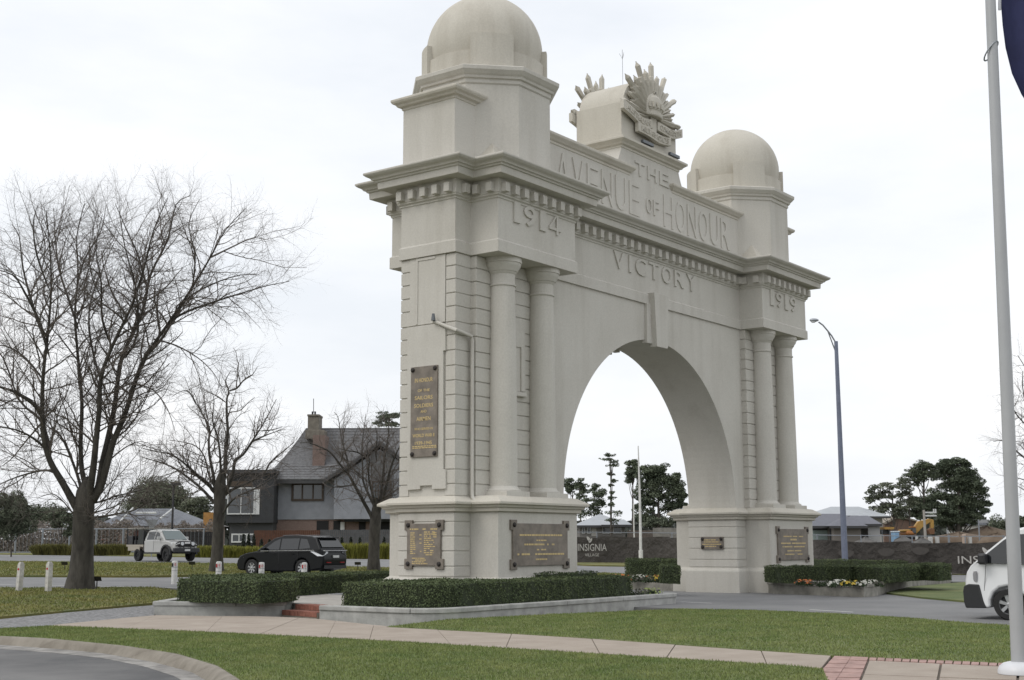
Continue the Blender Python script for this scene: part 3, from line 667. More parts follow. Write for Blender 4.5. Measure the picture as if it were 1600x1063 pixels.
def offset_line(line, d):
    L = np.array(line, float); out = []
    for i in range(len(L)):
        t = L[min(i+1, len(L)-1)]-L[max(i-1, 0)]; t /= np.linalg.norm(t); nr = np.array([-t[1], t[0]])
        if 0 < i < len(L)-1:
            t1 = L[i]-L[i-1]; t1 /= np.linalg.norm(t1); n1 = np.array([-t1[1], t1[0]]); k = 1/max(.4, nr @ n1)
        else: k = 1
        out.append(tuple(L[i]+nr*d*k))
    return out
def planter(line, h, label, side, material=CONC, z=0., group=None):
    """low wall with a projecting coping along a line; side = +1/-1 tells where the inside is"""
    t = thing('planter_wall', (*line[0], z), label, 'planter wall', group); th = .22*side
    a = line; b = offset_line(line, th); ca = offset_line(line, -.035*side); cb = offset_line(line, th+.03*side); ch = .11
    def strip(l0, l1, z0, z1):
        mb = MB(); rows = [[(*p, z0), (*p, z1), (*q, z1), (*q, z0)] for p, q in zip(l0, l1)]; return mb.loft(rows)
    strip(a, b, z-.25, z+h-ch).build('wall', material, t)
    # coping cut into lengths
    n = len(line); k0 = 0; La = np.array(ca); d = np.r_[0, np.cumsum(np.linalg.norm(np.diff(La, axis=0), axis=1))]; nseg = max(1, int(round(d[-1]/2.6)))
    Lb = np.array(cb); db = d
    for s in range(nseg):
        s0 = d[-1]*s/nseg+.006; s1 = d[-1]*(s+1)/nseg-.006; ss = sorted(set([s0, s1]+[x for x in d if s0 < x < s1]+list(np.linspace(s0, s1, 4))))
        f = lambda L, x: (np.interp(x, d, L[:, 0]), np.interp(x, d, L[:, 1]))
        strip([f(La, x) for x in ss], [f(Lb, x) for x in ss], z+h-ch, z+h).build('coping', material, t, bevel=.02)
    return t
# near-left planters, hedges and the brick steps
arcB = [(-13.0+.9*math.cos(t), -2.5+.95*math.sin(t)) for t in np.linspace(PI, 1.5*PI, 8)]
lineB = [(-13.9, -.06)]+arcB+[(-9, -3.38), (-4.2, -3.2)]+[(-3.1+.55*math.cos(t), -2.6+.58*math.sin(t)) for t in np.linspace(1.5*PI, 2*PI, 5)]+[(-2.55, -1.4), (-2.75, -.9)]
planter(lineB, .29, 'long pale concrete planter wall with rounded corner at the foot of the near pier', 1)
sheet('soil', [(-13.7, -.1), (-13.7, -2.4), (-12.9, -3.2), (-3.2, -3.0), (-2.75, -2.5), (-2.75, -1.), (-5.3, -.9), (-5.3, 1), (-10.3, 1), (-10.3, -.1)], .17, mat('dark_soil', (.035, .027, .02), .95, var=.3, vscale=8, bump=1), flat=0.)
arcH = [(-12.85+.62*math.cos(t), -2.42+.66*math.sin(t)) for t in np.linspace(PI, 1.5*PI, 5)]
hedge([(-13.47, -.35)]+arcH+[(-8.5, -3.05), (-4.85, -2.9), (-4.7, -2.7), (-4.75, -2.12), (-10.45, -2.12), (-10.45, -.35)], .17, .81, 'long clipped box hedge in the planter in front of the near pier', 'clipped hedges', 1)
hedge([(-8.1, -2.10), (-5.3, -2.10), (-5.3, -1.97), (-8.1, -1.97)], .17, .93, 'thin dark strip of hedge against the near pedestal under its front plaque', 'clipped hedges', 2)
a0, a1, a2 = [tuple(G(u, v)[:2]) for u, v in ((240, 960.5), (402, 963), (444, 961))]
bk = np.array([.80, .60])
lineA = [tuple(np.array(a0)+bk*3.0), a0, tuple(np.array(a0)*.5+np.array(a1)*.5), a1, a2, tuple(np.array(a2)+bk*1.2)]
planter(lineA, .34, 'short pale concrete planter wall left of the brick steps', 1)
h0, h1, h2 = [np.array(G(u, v, .33)[:2])+np.array([.8, .6])*.62 for u, v in ((266, 941), (396, 945), (450, 941))]
hedge([tuple(h0), tuple(h1), tuple(h2), tuple(h2+bk*.9), tuple(h0+bk*1.5)], .32, .85, 'box hedge in the short planter left of the brick steps', 'clipped hedges', 3)
c0, c1 = [np.array(G(u, v, .24)[:2]) for u, v in ((452, 929), (640, 916))]
hedge([tuple(c0), tuple(c1), tuple(c1+bk*.9), tuple(c0+bk*.9+np.array([-1.9, 2.4])), tuple(c0+np.array([-1.5, 1.9]))], .24, .80, 'low hedge behind the steps running towards the near pier', 'clipped hedges', 4)
sheet('terrace', [(-13.08, -.1), (-12.72, 1.45), (-12.2, 3.4), (-9.5, 7.4), (-7.5, 7), (-9.0, 1.4), (-10.2, 1.2), (-10.2, -.1)], .235, mat('terrace_concrete', (.36, .34, .31), .9, var=.15, vscale=2, bump=.2), flat=0., skirt=.3)
BRICKM = mat('red_brick', (.25, .105, .075), .88, var=.3, vscale=7, bump=.4, bscale=50, island=.3)
MORTAR = mat('mortar', (.30, .27, .23), .95)
st = thing('brick_steps', (-13.9, .7, 0), 'two red brick steps between the concrete planters', 'steps')
sA = np.array([-13.86, .05]); sB = np.array([a2[0]-.10, a2[1]-.05]); sdv = (sB-sA); sL = np.linalg.norm(sdv); sdv = sdv/sL; sn = np.array([sdv[1], -sdv[0]])
if sn[0] < 0: sn = -sn
for row, (d0, d1, z0, z1) in enumerate(((-.02, .34, -.1, .125), (.34, .74, -.1, .25))):
    q = [tuple(sA+sn*(d0+.012)), tuple(sB+sn*(d0+.012)), tuple(sB+sn*d1), tuple(sA+sn*d1)]
    MB().prism_z(q, z0, z1-.012).build('mortar_bed', MORTAR, st)
    nb = int(sL/.118); 
    for k in range(nb):
        s0 = sL*k/nb+.006; s1 = sL*(k+1)/nb-.006; j = .002*((k*7+row) % 3)
        q = [tuple(sA+sdv*s0+sn*(d0-j)), tuple(sA+sdv*s1+sn*(d0-j)), tuple(sA+sdv*s1+sn*(d1-.006)), tuple(sA+sdv*s0+sn*(d1-.006))]
        MB().prism_z(q, z1-.115, z1+j).build('brick', BRICKM, st)
# planters at the far pier
lineR = [tuple(G(u, v)[:2]) for u, v in ((1196, 926), (1209, 928), (1290, 931), (1350, 933.5), (1368, 932), (1388, 926), (1430, 917.5), (1487, 909))]
planter(lineR, .40, 'weathered concrete planter wall beside the far pier', 1, CONCD)
def GR(u, v, o=.36): return np.array(G(u, v, o)[:2])
vR = GR(1370, 925)-GR(1215, 920)
b2 = np.array([.62, .78])
r0_, r1_ = GR(1221, 912.5), GR(1243, 913)
hedge([tuple(r0_), tuple(r1_), tuple(r1_+b2*1.3), tuple(r0_+b2*1.3)], .385, .93, 'short square hedge against the front corner of the far pier', 'clipped hedges', 5)
r0_, r1_, r2_ = GR(1242, 909), GR(1380, 912.5), GR(1468, 906.5)
hedge([tuple(r0_), tuple(GR(1330, 909)), tuple(r1_), tuple(r2_), tuple(r2_+b2*1.8), tuple(r1_+b2*2.2), tuple(r0_+b2*1.5)], .385, .90, 'long hedge behind the flower bed of the far pier', 'clipped hedges', 6)
r0_, r1_ = GR(1467, 909.5), GR(1487, 907.5)
hedge([tuple(r0_), tuple(r1_), tuple(r1_+b2*1.5), tuple(r0_+b2*1.5)], .385, .95, 'hedge end block closing the far planter near the van', 'clipped hedges', 7)
r0_, r1_ = GR(1268, 893), GR(1420, 898)
hedge([tuple(r0_), tuple(r1_), tuple(r1_+b2*1.2), tuple(r0_+b2*1.2)], .0, .93, 'low back hedge of the far planter in front of the screened fence', 'clipped hedges', 8)
lineK = [tuple(G(u, v)[:2]) for u, v in ((940, 917), (1000, 920), (1056, 923.5))]
planter(lineK, .42, 'weathered planter wall seen through the arch beside the far pier', 1, CONCD)
k0, k1 = GR(983, 903, .4), GR(1062, 905, .4)
hedge([tuple(k0), tuple(k1), tuple(k1+bk*1.6), tuple(k0+bk*1.6)], .40, 1.10, 'dark hedge seen through the arch behind the flowers', 'clipped hedges', 9)
k0, k1 = GR(1036, 912, .4), GR(1064, 913, .4)
hedge([tuple(k0), tuple(k1), tuple(k1+bk*1.2), tuple(k0+bk*1.2)], .40, .98, 'square hedge end seen through the arch touching the far pier', 'clipped hedges', 10)
# flowers: each clump a small plant with petals of one colour
FLEAF = mat('bedding_leaves', (.035, .055, .022), .8, island=.5)
PET = {'orange': mat('orange_petals', (.45, .13, .03), .7, island=.4), 'white': mat('white_petals', (.45, .45, .40), .7, island=.2), 'yellow': mat('yellow_petals', (.42, .30, .03), .7, island=.3), 'green': mat('pale_bracts', (.22, .27, .08), .8, island=.4), 'purple': mat('dark_bedding', (.050, .048, .034), .8, island=.5)}
def clump(p, r, colour, label, group, seed):
    rng = np.random.default_rng(seed); t = thing('flower_clump', p, label, 'flowers', group); n = 90
    q = rng.normal(0, 1, (n, 3)); q /= np.linalg.norm(q, axis=1)[:, None]; q[:, 2] = np.abs(q[:, 2])
    v, f = leaf_quads(np.array(p)+q*r*np.array([1, 1, .8])*rng.uniform(.4, 1, (n, 1)), q, .09, rng); mesh_np('leaves', v, f, FLEAF, t)
    n = 17; q = rng.normal(0, 1, (n, 3)); q /= np.linalg.norm(q, axis=1)[:, None]; q[:, 2] = np.abs(q[:, 2])*.8+.3
    v, f = leaf_quads(np.array(p)+q*r*np.array([1, 1, .9]), q+np.array([-.5, -.4, .4]), .075, rng, .3, 1.); mesh_np('petals', v, f, PET[colour], t)['kind'] = 'stuff'
sd_ = 50
CN = {}
ORDF = ['first', 'second', 'third', 'fourth', 'fifth', 'sixth']
def nth(key):
    CN[key] = CN.get(key, -1)+1; return ORDF[CN[key]]
for (u, v, c, o) in ((1250, 911, 'orange', .42), (1258, 911, 'orange', .45), (1265, 911, 'orange', .45), (1274, 912, 'purple', .42), (1284, 913, 'purple', .42), (1293, 912, 'purple', .42), (1301, 914, 'white', .40), (1307, 911, 'white', .45), (1316, 911, 'white', .5), (1322, 913, 'yellow', .45), (1330, 912, 'yellow', .45), (1338, 912, 'yellow', .45), (1346, 913, 'white', .45), (1355, 911, 'white', .45), (1364, 911, 'white', .45), (1373, 913, 'purple', .42)):
    p = G(u, v+3, .36); sd_ += 1; clump((p[0], p[1], .36), .17, c, nth('r'+c)+' '+{'orange': 'orange flower clump from the left in the far pier bed', 'white': 'white flower clump from the left in the far pier bed', 'yellow': 'yellow flower clump from the left in the far pier bed', 'purple': 'dark leafy plant from the left in the far pier bed'}[c], 'flowers in the far planter', sd_)
for (u, v, c) in ((962, 902, 'orange'), (970, 902, 'orange'), (978, 903, 'orange'), (988, 903, 'purple'), (996, 902, 'white'), (1005, 902, 'white'), (1012, 904, 'purple'), (1019, 903, 'orange'), (1027, 904, 'yellow'), (1034, 904, 'yellow')):
    p = G(u, v+6, .38); sd_ += 1; clump((p[0], p[1], .38), .24, c, nth('k'+c)+' '+{'orange': 'orange flower clump from the left seen through the arch', 'white': 'white flower clump from the left seen through the arch', 'yellow': 'yellow flower clump from the left seen through the arch', 'purple': 'dark leafy plant from the left seen through the arch'}[c], 'flowers seen through the arch', sd_)
for (x, y, c) in ((-4.45, -2.62, 'purple'), (-4.15, -2.72, 'purple'), (-3.85, -2.6, 'purple'), (-3.6, -2.68, 'green'), (-3.35, -2.5, 'green'), (-3.2, -2.66, 'green')):
    sd_ += 1; clump((x, y, .20), .24, c, nth('n'+c)+(' pale green plant from the hedge at the tip of the near planter' if c == 'green' else ' dark leafy plant from the left at the end of the near hedge'), 'plants at the tip of the near planter', sd_)

# ---------------------------------------------------------------- posts
WHITE = mat('white_painted_post', (.62, .62, .60), .6, var=.12, vscale=9)
WHITED = mat('weathered_white_post', (.45, .44, .41), .8, var=.25, vscale=9)
RED = mat('red_reflector', (.42, .02, .02), .4); BLACKP = mat('black_plastic', (.02, .02, .022), .5)
GREYBAND = mat('grey_band', (.35, .35, .36), .6)
bol = [(29, 925, .15, .92, 0, 'leaning white timber guide post nearest the left edge of the picture', 4.), (75, 926, .15, .95, 0, 'upright white timber guide post just left of the big bare tree', 1.),
       (272, 913, .21, .84, 1, 'white bollard above the left end of the short hedge', 0), (341, 913, .21, .82, 1, 'white bollard in front of the middle tree trunk', 0),
       (408, 913, .21, .80, 1, "white bollard in front of the black car's front door", 0), (475, 913, .21, .80, 1, "white bollard in front of the black car's rear wheel", 0)]
camdir = np.array([-.8, -.6])
for (u, v, w, hgt, kind, lab, lean) in bol:
    p = G(u, v); t = thing('bollard', tuple(p), lab, 'bollard', 'white roadside posts'); x, y, z = p
    ang = YAW
    if kind: mb = MB().lathe([(w/2, -.2), (w/2, hgt-.05), (w/2*.9, hgt-.015), (w/2*.5, hgt), (.001, hgt+.002)], (x, y, z), 20)
    else:
        e = w/2; mb = MB().loft([[(x+a*e*k+lx, y+b*e*k, z+zz) for a, b in ((-1, -1), (1, -1), (1, 1), (-1, 1))] for zz, k, lx in ((-.2, 1, 0), (hgt-.08, 1, math.sin(rad(lean))*hgt*.6), (hgt, .55, math.sin(rad(lean))*hgt*.6))])
    post = mb.build('post', WHITE if kind else WHITED, t, angle=40)
    n = camdir
    def patch(dx, zz, ww, hh, m, name, off=.0):
        rt = np.array([CR[0], CR[1]]); rt /= np.linalg.norm(rt); c = np.array([x+math.sin(rad(lean))*zz*.6, y])+n*(w/2*(.94 if kind else 1.02)+off)+rt*dx
        q = [(c[0]-rt[0]*ww/2, c[1]-rt[1]*ww/2, z+zz-hh/2), (c[0]+rt[0]*ww/2, c[1]+rt[1]*ww/2, z+zz-hh/2), (c[0]+rt[0]*ww/2, c[1]+rt[1]*ww/2, z+zz+hh/2), (c[0]-rt[0]*ww/2, c[1]-rt[1]*ww/2, z+zz+hh/2)]
        MB().slab(q, (n[0], n[1], 0), .012).build(name, m, post)
    if kind:
        patch(-.052, hgt-.15, .055, .13, RED if u > 300 else BLACKP, 'reflector'); patch(.045, hgt-.13, .07, .10, mat('pink_label', (.50, .30, .30), .6), 'label_patch')
        for zz in (hgt-.24, hgt-.36): MB().lathe([(w/2+.004, zz), (w/2+.004, zz+.018)], (x, y, z), 20).build('band', GREYBAND, post)
    else: patch(-.04, hgt-.22, .05, .06, RED, 'reflector')
# low tree plaques on stakes
PLQ = mat('dark_stake_sign', (.035, .033, .032), .5)
for (u, v, s_, lab) in ((151, 922, 1.3, 'small dark tree plaque on a stake beside the big bare tree'), (300, 892, 1.3, 'small dark tree plaque on a stake left of the middle tree'), (559, 892, 1.3, 'small dark tree plaque on a stake beside the tree nearest the arch'), (101, 892, 1.2, 'small dark tree plaque on the grass median left of the big tree')):
    p = G(u, v); x, y, z = p; t = thing('tree_plaque', tuple(p), lab, 'plaque sign', 'tree plaques on stakes')
    MB().tube([(x, y, z-.2), (x, y, z+.28*s_)], .02, 6).build('stake', PLQ, t)
    rt = np.array([CR[0], CR[1], 0]); q = [tuple(p+rt*a+np.array([-.08*b, -.06*b, .22*s_+b*.13])) for a, b in ((-.12*s_, 0), (.12*s_, 0), (.12*s_, 1), (-.12*s_, 1))]
    MB().slab(q, (-.6, -.5, .5), .03).build('plate', PLQ, t)
# street lamp
POLEB = mat('blue_grey_steel', (.155, .175, .235), .45, .3, var=.12, vscale=2); STEEL = mat('galvanised_steel', (.30, .32, .34), .45, .6)
dl = 66.0
def L3(u, v, dd=0): return P(u, v, dl+dd)
pb = L3(1321, 893); ptop = L3(1307, 525); pb[2] = H(pb[1])-.1
ptop = np.array([pb[0], pb[1], ptop[2]])+(_rt*.0)
sl_ = thing('street_lamp', (pb[0], pb[1], H(pb[1])), 'tall blue grey street lamp with curved arm right of the arch', 'street lamp')
MB().tube([pb, pb*.5+ptop*.5, ptop], [.165, .13, .095], 14).build('pole', POLEB, sl_, angle=40)
off = ptop-L3(1307, 525)
arm = [ptop+np.array([0, 0, -.1]), L3(1300, 516)+off, L3(1294, 508.5)+off, L3(1286, 499)+off, L3(1279, 494)+off]
MB().tube(arm, .042, 8).build('arm', STEEL, sl_, angle=40)
MB().tube([L3(1306, 541)+off, L3(1300, 525)+off, L3(1294, 509)+off], .03, 6).build('brace', STEEL, sl_)
hc = L3(1272, 491)+off; ax = _rt
hd = MB(); rows = []
for t_, r in ((-.24, .02), (-.20, .10), (-.08, .15), (.06, .15), (.16, .11), (.22, .06)):
    rows.append([tuple(hc+ax*t_+np.array([0, 0, 1])*r*.62*math.sin(a)+_fw*r*math.cos(a)) for a in np.linspace(0, 2*PI, 12, endpoint=False)])
lh = hd.loft(rows).build('lamp_head', STEEL, sl_, angle=60)
MB().loft([[tuple(hc+ax*t_+np.array([0, 0, -.05-.09*k])+_fw*r*k2*math.cos(a)+ax*r*k2*math.sin(a)) for a in np.linspace(0, 2*PI, 12, endpoint=False)] for t_, r, k, k2 in ((-.05, .13, 0, 1), (-.05, .13, .6, .9), (-.05, .13, 1, .5))]).build('lamp_bowl', mat('lamp_glass', (.55, .57, .58), .25), lh)
# flagpole with flag
fb = G(1592, 1053, .05); ft_ = PX(1547.5, 0, fb[0]); ft_ = fb+(ft_-fb)*1.25
fpo = thing('flagpole', tuple(fb), 'pale grey flagpole standing on the red edged forecourt', 'flagpole')
WPOLE = mat('pale_grey_pole', (.40, .41, .42), .4, .15, var=.06, vscale=1.2)
MB().tube([fb+(ft_-fb)*k for k in (0, .3, .6, .8, 1)], [.088, .082, .074, .068, .060], 20).build('pole', WPOLE, fpo, angle=40)
MB().lathe([(.25, 0), (.25, .04), (.23, .09), (.18, .13), (.11, .15)], tuple(fb), 28).build('base_collar', mat('white_collar', (.62, .63, .65), .4), fpo, angle=40)
dfl = float(np.dot(PX(1548, 80, fb[0])-CAM, CF))
lp = PX(1548.5, 80, fb[0]); rp = MB().tube([tuple(lp+_rt*(.095*math.cos(a))+np.array([0, 0, .085*math.sin(a)+.09*math.cos(a)])+_fw*(-.085*math.sin(a))) for a in np.linspace(0, 2*PI, 17)], .011, 6); rp.build('halyard_loop', STEEL, fpo)
NAVY = mat('navy_flag_cloth', (.028, .033, .105), .8, var=.2, vscale=2); 
fl_ = MB(); rowsf = []
left = [(1566, -70), (1565, -20), (1564, 8), (1566.5, 40), (1571, 75), (1581, 115), (1596, 148), (1616, 178), (1640, 205)]
for i, (u, v) in enumerate(left):
    row = []
    for k in range(13):
        uu = u+1.0*k*13; vv = v+k*(1.2+i*.2)
        dd = .10*math.sin(k*1.25+i*.35)*min(1, k/2+.2); row.append(tuple(P(uu, vv, dfl+.12+dd+k*.02)))
    rowsf.append(row)
nb_ = len(rowsf[0]); vv_ = [p for r in rowsf for p in r]; ff_ = [(i*nb_+k, i*nb_+k+1, (i+1)*nb_+k+1, (i+1)*nb_+k) for i in range(len(rowsf)-1) for k in range(nb_-1)]
fo_ = link('flag', vv_, ff_, NAVY, None, True); sm = fo_.modifiers.new('thick', 'SOLIDIFY'); sm.thickness = .006
tag(fo_, 'navy blue flag hanging in folds at the upper right corner', 'flag')
hem = MB().tube([tuple(P(1563, -70, dfl+.05)), tuple(P(1562, -10, dfl+.05)), tuple(P(1562, 16, dfl+.05))], .02, 6); ho = hem.build('hoist_band', mat('white_hoist', (.55, .56, .6), .8), fo_)
# ---------------------------------------------------------------- bare trees
BARK = mat('dark_bark', (.034, .031, .027), .95, col2=(.088, .081, .070), vscale=5, bump=.9, bscale=14, detail=9, stretch=(1, 1, .35))
TWIG = mat('grey_twigs', (.125, .108, .096), .95)
class Tree:
    def __init__(s, seed): s.r = random.Random(seed); s.big = MB(); s.tw = MB()
    def tube(s, pts, radii, n):
        b = radii[0] > .035
        if b: radii = [r*k for r, k in zip(radii, [.12, .62, .9]+[1]*len(radii))]
        (s.big if b else s.tw).tube(pts, radii, n, cap=b)
    def path(s, p, d, L, nseg, wig, up, droop=0.):
        pts = [Vector(p)]; d = Vector(d).normalized(); r = s.r
        for i in range(nseg):
            d = (d+Vector((r.gauss(0, wig), r.gauss(0, wig), r.gauss(0, wig)+up-droop*i/nseg))).normalized(); pts.append(pts[-1]+d*(L/nseg))
        return pts
    def grow(s, pts, r0, r1, lvl, cfg):
        """pts: limb polyline; tapers from r0 to r1 and puts out side shoots"""
        n = len(pts); s.tube(pts, [r1+(r0-r1)*((1-i/(n-1))**1.15)*(1+.35*max(0, 1-6*i/(n-1)) if r0 > .05 else 1) for i in range(n)], 10 if r0 > .12 else (6 if r0 > .035 else (4 if r0 > .012 else 3)))
        if lvl >= len(cfg): return
        c = cfg[lvl]; rnd = s.r
        seg = [(pts[i+1]-pts[i]).length for i in range(n-1)]; L = sum(seg); cnt = max(2, int(L*c['per_m']*rnd.uniform(.85, 1.15)))
        for k in range(cnt):
            t = c['t0']+(1-c['t0'])*((k+rnd.random())/cnt); x = t*L; i = 0
            while i < n-2 and x > seg[i]: x -= seg[i]; i += 1
            p = pts[i].lerp(pts[i+1], min(1, x/seg[i])); tg = (pts[i+1]-pts[i]).normalized()
            a = rad(rnd.uniform(*c['ang'])); ax = tg.orthogonal().normalized(); ax.rotate(Matrix.Rotation(rnd.uniform(0, 2*PI), 3, tg)); d = tg.copy(); d.rotate(Matrix.Rotation(a, 3, ax))
            ln = rnd.uniform(*c['len'])*(1-.45*t); rr = min(c['r'], (r0+(r1-r0)*t)*.6)*rnd.uniform(.75, 1.1)
            sub = s.path(p, d, ln, c['seg'], c['wig'], c['up'], c.get('droop', 0)); s.grow(sub, rr, rr*.35, lvl+1, cfg)
        # leader tip carries on as a twig
    def build(s, base, label, cat_group=None):
        t = thing('bare_tree', base, label, 'tree', cat_group)
        s.big.build('trunk', BARK, t, angle=60); mesh_tw = link('crown', s.tw.v, s.tw.f, TWIG, t); return t
def limb(px, dep, dd0=0, dd1=0, jit=.0):
    n = len(px); out = []
    for i, (u, v) in enumerate(px): out.append(Vector(P(u, v, dep+dd0+(dd1-dd0)*(i/(n-1))**1.2)))
    # smooth subdivision (Catmull-Rom)
    res = []
    for i in range(n-1):
        p0, p1, p2, p3 = out[max(i-1, 0)], out[i], out[i+1], out[min(i+2, n-1)]
        for k in range(3):
            t = k/3; res.append(.5*((2*p1)+(p2-p0)*t+(2*p0-5*p1+4*p2-p3)*t*t+(3*p1-p0-3*p2+p3)*t**3))
    res.append(out[-1]); return res
CFG1 = [dict(per_m=3.4, t0=.18, ang=(28, 70), len=(1.4, 3.3), r=.032, seg=7, wig=.15, up=.05), dict(per_m=5.6, t0=.08, ang=(25, 68), len=(.6, 1.5), r=.013, seg=5, wig=.18, up=.02), dict(per_m=7.5, t0=.12, ang=(25, 72), len=(.28, .80), r=.0078, seg=3, wig=.22, up=.01)]
# the big tree on the left
b1 = G(125, 922); d1 = float(np.dot(b1-CAM, CF)); T = Tree(11); mp = mpp(d1)
tr = [Vector((b1[0], b1[1], b1[2]-.25)), Vector(P(125, 915, d1)), Vector(P(127, 895, d1)), Vector(P(129, 860, d1)), Vector(P(130, 825, d1)), Vector(P(131, 795, d1)), Vector(P(134, 768, d1)), Vector(P(136, 755, d1)), Vector(P(137, 745, d1))]
T.big.tube(tr, [28*mp, 23*mp, 19*mp, 16.5*mp, 16*mp, 16*mp, 14*mp, 9*mp, 2*mp], 18, cap=False)
LB = [([(118, 790), (98, 755), (78, 720), (68, 680), (66, 630), (68, 580), (75, 520), (80, 450), (78, 390), (72, 330)], 12, 1.6, 0, -1.5),
      ([(128, 770), (120, 740), (100, 690), (85, 672)], 7, 4, 0, 1.2),
      ([(136, 770), (128, 735), (126, 690), (128, 630), (122, 560), (117, 490), (122, 430), (120, 370), (132, 318)], 10, 1.5, 0, 1.8),
      ([(140, 765), (146, 730), (150, 690), (155, 640), (158, 590), (176, 540), (205, 480), (225, 420), (240, 360), (262, 310)], 12, 1.5, 0, -2.2),
      ([(152, 770), (160, 725), (170, 680), (180, 630), (190, 560), (222, 490), (235, 430), (262, 375), (275, 320), (298, 306)], 12, 1.4, 0, 1.5),
      ([(155, 765), (170, 715), (178, 688), (196, 645), (212, 595), (226, 560), (260, 510), (300, 450), (330, 400), (352, 360), (385, 325)], 12, 1.3, 0, -.6),
      ([(262, 505), (290, 488), (340, 470), (385, 456), (420, 446), (452, 440)], 4.5, 1.2, -.2, .8),
      ([(228, 558), (256, 525), (290, 470), (330, 445), (375, 430), (405, 430)], 5, 1.2, .3, 2.0),
      ([(68, 655), (60, 640), (48, 628), (22, 612), (0, 605), (-35, 590), (-80, 555)], 8, 2, -.4, -2.5),
      ([(80, 712), (74, 685), (62, 655), (30, 625), (5, 560), (-30, 520), (-75, 480)], 6, 1.6, .4, 2.0),
      ([(80, 722), (74, 705), (52, 685), (25, 672), (-10, 665), (-60, 655)], 5, 1.5, 0, -1.5),
      ([(90, 742), (73, 735), (45, 740), (10, 752), (-25, 770)], 4.5, 1.5, 0, 1.5),
      ([(136, 790), (158, 784), (182, 775), (205, 770), (232, 762), (268, 742)], 4, 1.2, 0, 1.0),
      ([(134, 812), (156, 808), (185, 803), (210, 797), (238, 780), (262, 770)], 5, 1.2, 0, -1.2),
      ([(134, 805), (152, 800), (178, 792), (200, 782), (225, 785)], 4, 1.1, 0, .5),
      ([(126, 806), (112, 800), (100, 785), (82, 772), (60, 778)], 3.5, 1.2, 0, -.6),
      ([(78, 560), (60, 500), (40, 460), (20, 430), (-15, 420)], 6, 1.4, -1, -2.2),
      ([(72, 540), (52, 480), (36, 420), (30, 370), (18, 350)], 5, 1.2, -.6, .8),
      ([(124, 520), (108, 470), (92, 420), (86, 370), (84, 325)], 5, 1.2, .6, 1.8),
      ([(160, 600), (150, 570), (140, 520), (142, 470), (165, 410), (178, 380)], 5, 1.2, .3, 2.2),
      ([(196, 560), (215, 520), (212, 450), (196, 390), (186, 330)], 5, 1.2, -.8, -2.6),
      ([(226, 440), (216, 400), (198, 360), (180, 318)], 4, 1.1, -.6, -1.4)]
LB += [([(72, 600), (40, 560), (5, 540), (-40, 545)], 4.5, 1.2, .4, 2.5), ([(176, 545), (160, 500), (158, 440), (150, 390), (160, 335)], 4.5, 1.1, .2, -2.8), ([(300, 452), (305, 400), (295, 350), (312, 312)], 3.6, 1.0, -.3, 1.6), ([(330, 402), (365, 385), (395, 372), (420, 375)], 3, 1.0, -.3, -1.2), ([(240, 530), (275, 540), (310, 560), (335, 585), (350, 615)], 3, .9, -.2, .8), ([(212, 600), (240, 610), (262, 640), (275, 680)], 2.8, .9, 0, -1.2), ([(170, 720), (195, 700), (220, 690), (250, 700)], 2.8, .9, 0, 1.6), ([(80, 460), (58, 400), (52, 350), (60, 318)], 4, 1.0, -1, -2), ([(66, 660), (40, 690), (15, 720), (-10, 735)], 3, 1, 0, 1.2), ([(120, 440), (135, 400), (158, 360), (166, 318)], 3.5, 1, 1, 2.2)]
for px, w0, w1, dd0, dd1 in LB:
    if px[0][1] > 730 and 105 < px[0][0] < 170: px = [(134, px[0][1]+26)]+px
    lm = limb(px, d1, dd0, dd1); T.grow(lm, w0*mp*.54, w1*mp*.36, 0, CFG1)
T.build(tuple(b1), 'big bare spreading tree at the left with a thick dark trunk')
# middle tree
CFG2 = [dict(per_m=3.2, t0=.18, ang=(30, 72), len=(1.2, 2.7), r=.030, seg=7, wig=.18, up=.05), dict(per_m=5.2, t0=.10, ang=(25, 70), len=(.5, 1.3), r=.013, seg=4, wig=.2, up=.02), dict(per_m=6.0, t0=.15, ang=(25, 72), len=(.28, .70), r=.009, seg=3, wig=.22, up=.0)]
def tree_px(base_uv, trunk, limbs, seed, cfg, label, ks=1.0, dep=None):
    b = G(*base_uv) if dep is None else None
    if b is None: q = P(base_uv[0], base_uv[1], dep); b = np.array([q[0], q[1], H(q[1])])
    d = float(np.dot(b-CAM, CF)); T = Tree(seed); mp = mpp(d)
    pts = [Vector((b[0], b[1], b[2]-.25))]+[Vector(P(u, v, d)) for u, v, w in trunk]+[Vector(P(trunk[-1][0]+1, trunk[-1][1]-18, d)), Vector(P(trunk[-1][0]+2, trunk[-1][1]-32, d))]
    T.big.tube(pts, [trunk[0][2]*mp*1.12]+[w*mp for u, v, w in trunk]+[trunk[-1][2]*mp*.7, trunk[-1][2]*mp*.15], 14, cap=False)
    for px, w0, w1, dd0, dd1 in limbs:
        if math.hypot(px[0][0]-trunk[-1][0], px[0][1]-trunk[-1][1]) < 42 and px[0][1] > trunk[-1][1]-28: px = [(trunk[-1][0], max(px[0][1]+14, trunk[-1][1]+10))]+px
        T.grow(limb(px, d, dd0, dd1), w0*mp*ks*.62, w1*mp*.36*ks, 0, cfg)
    return T.build(tuple(b), label)
def q8(*a): return [(220+x*.32, 560+y*.32) for x, y in a]      # crop coordinates of the enlarged photograph
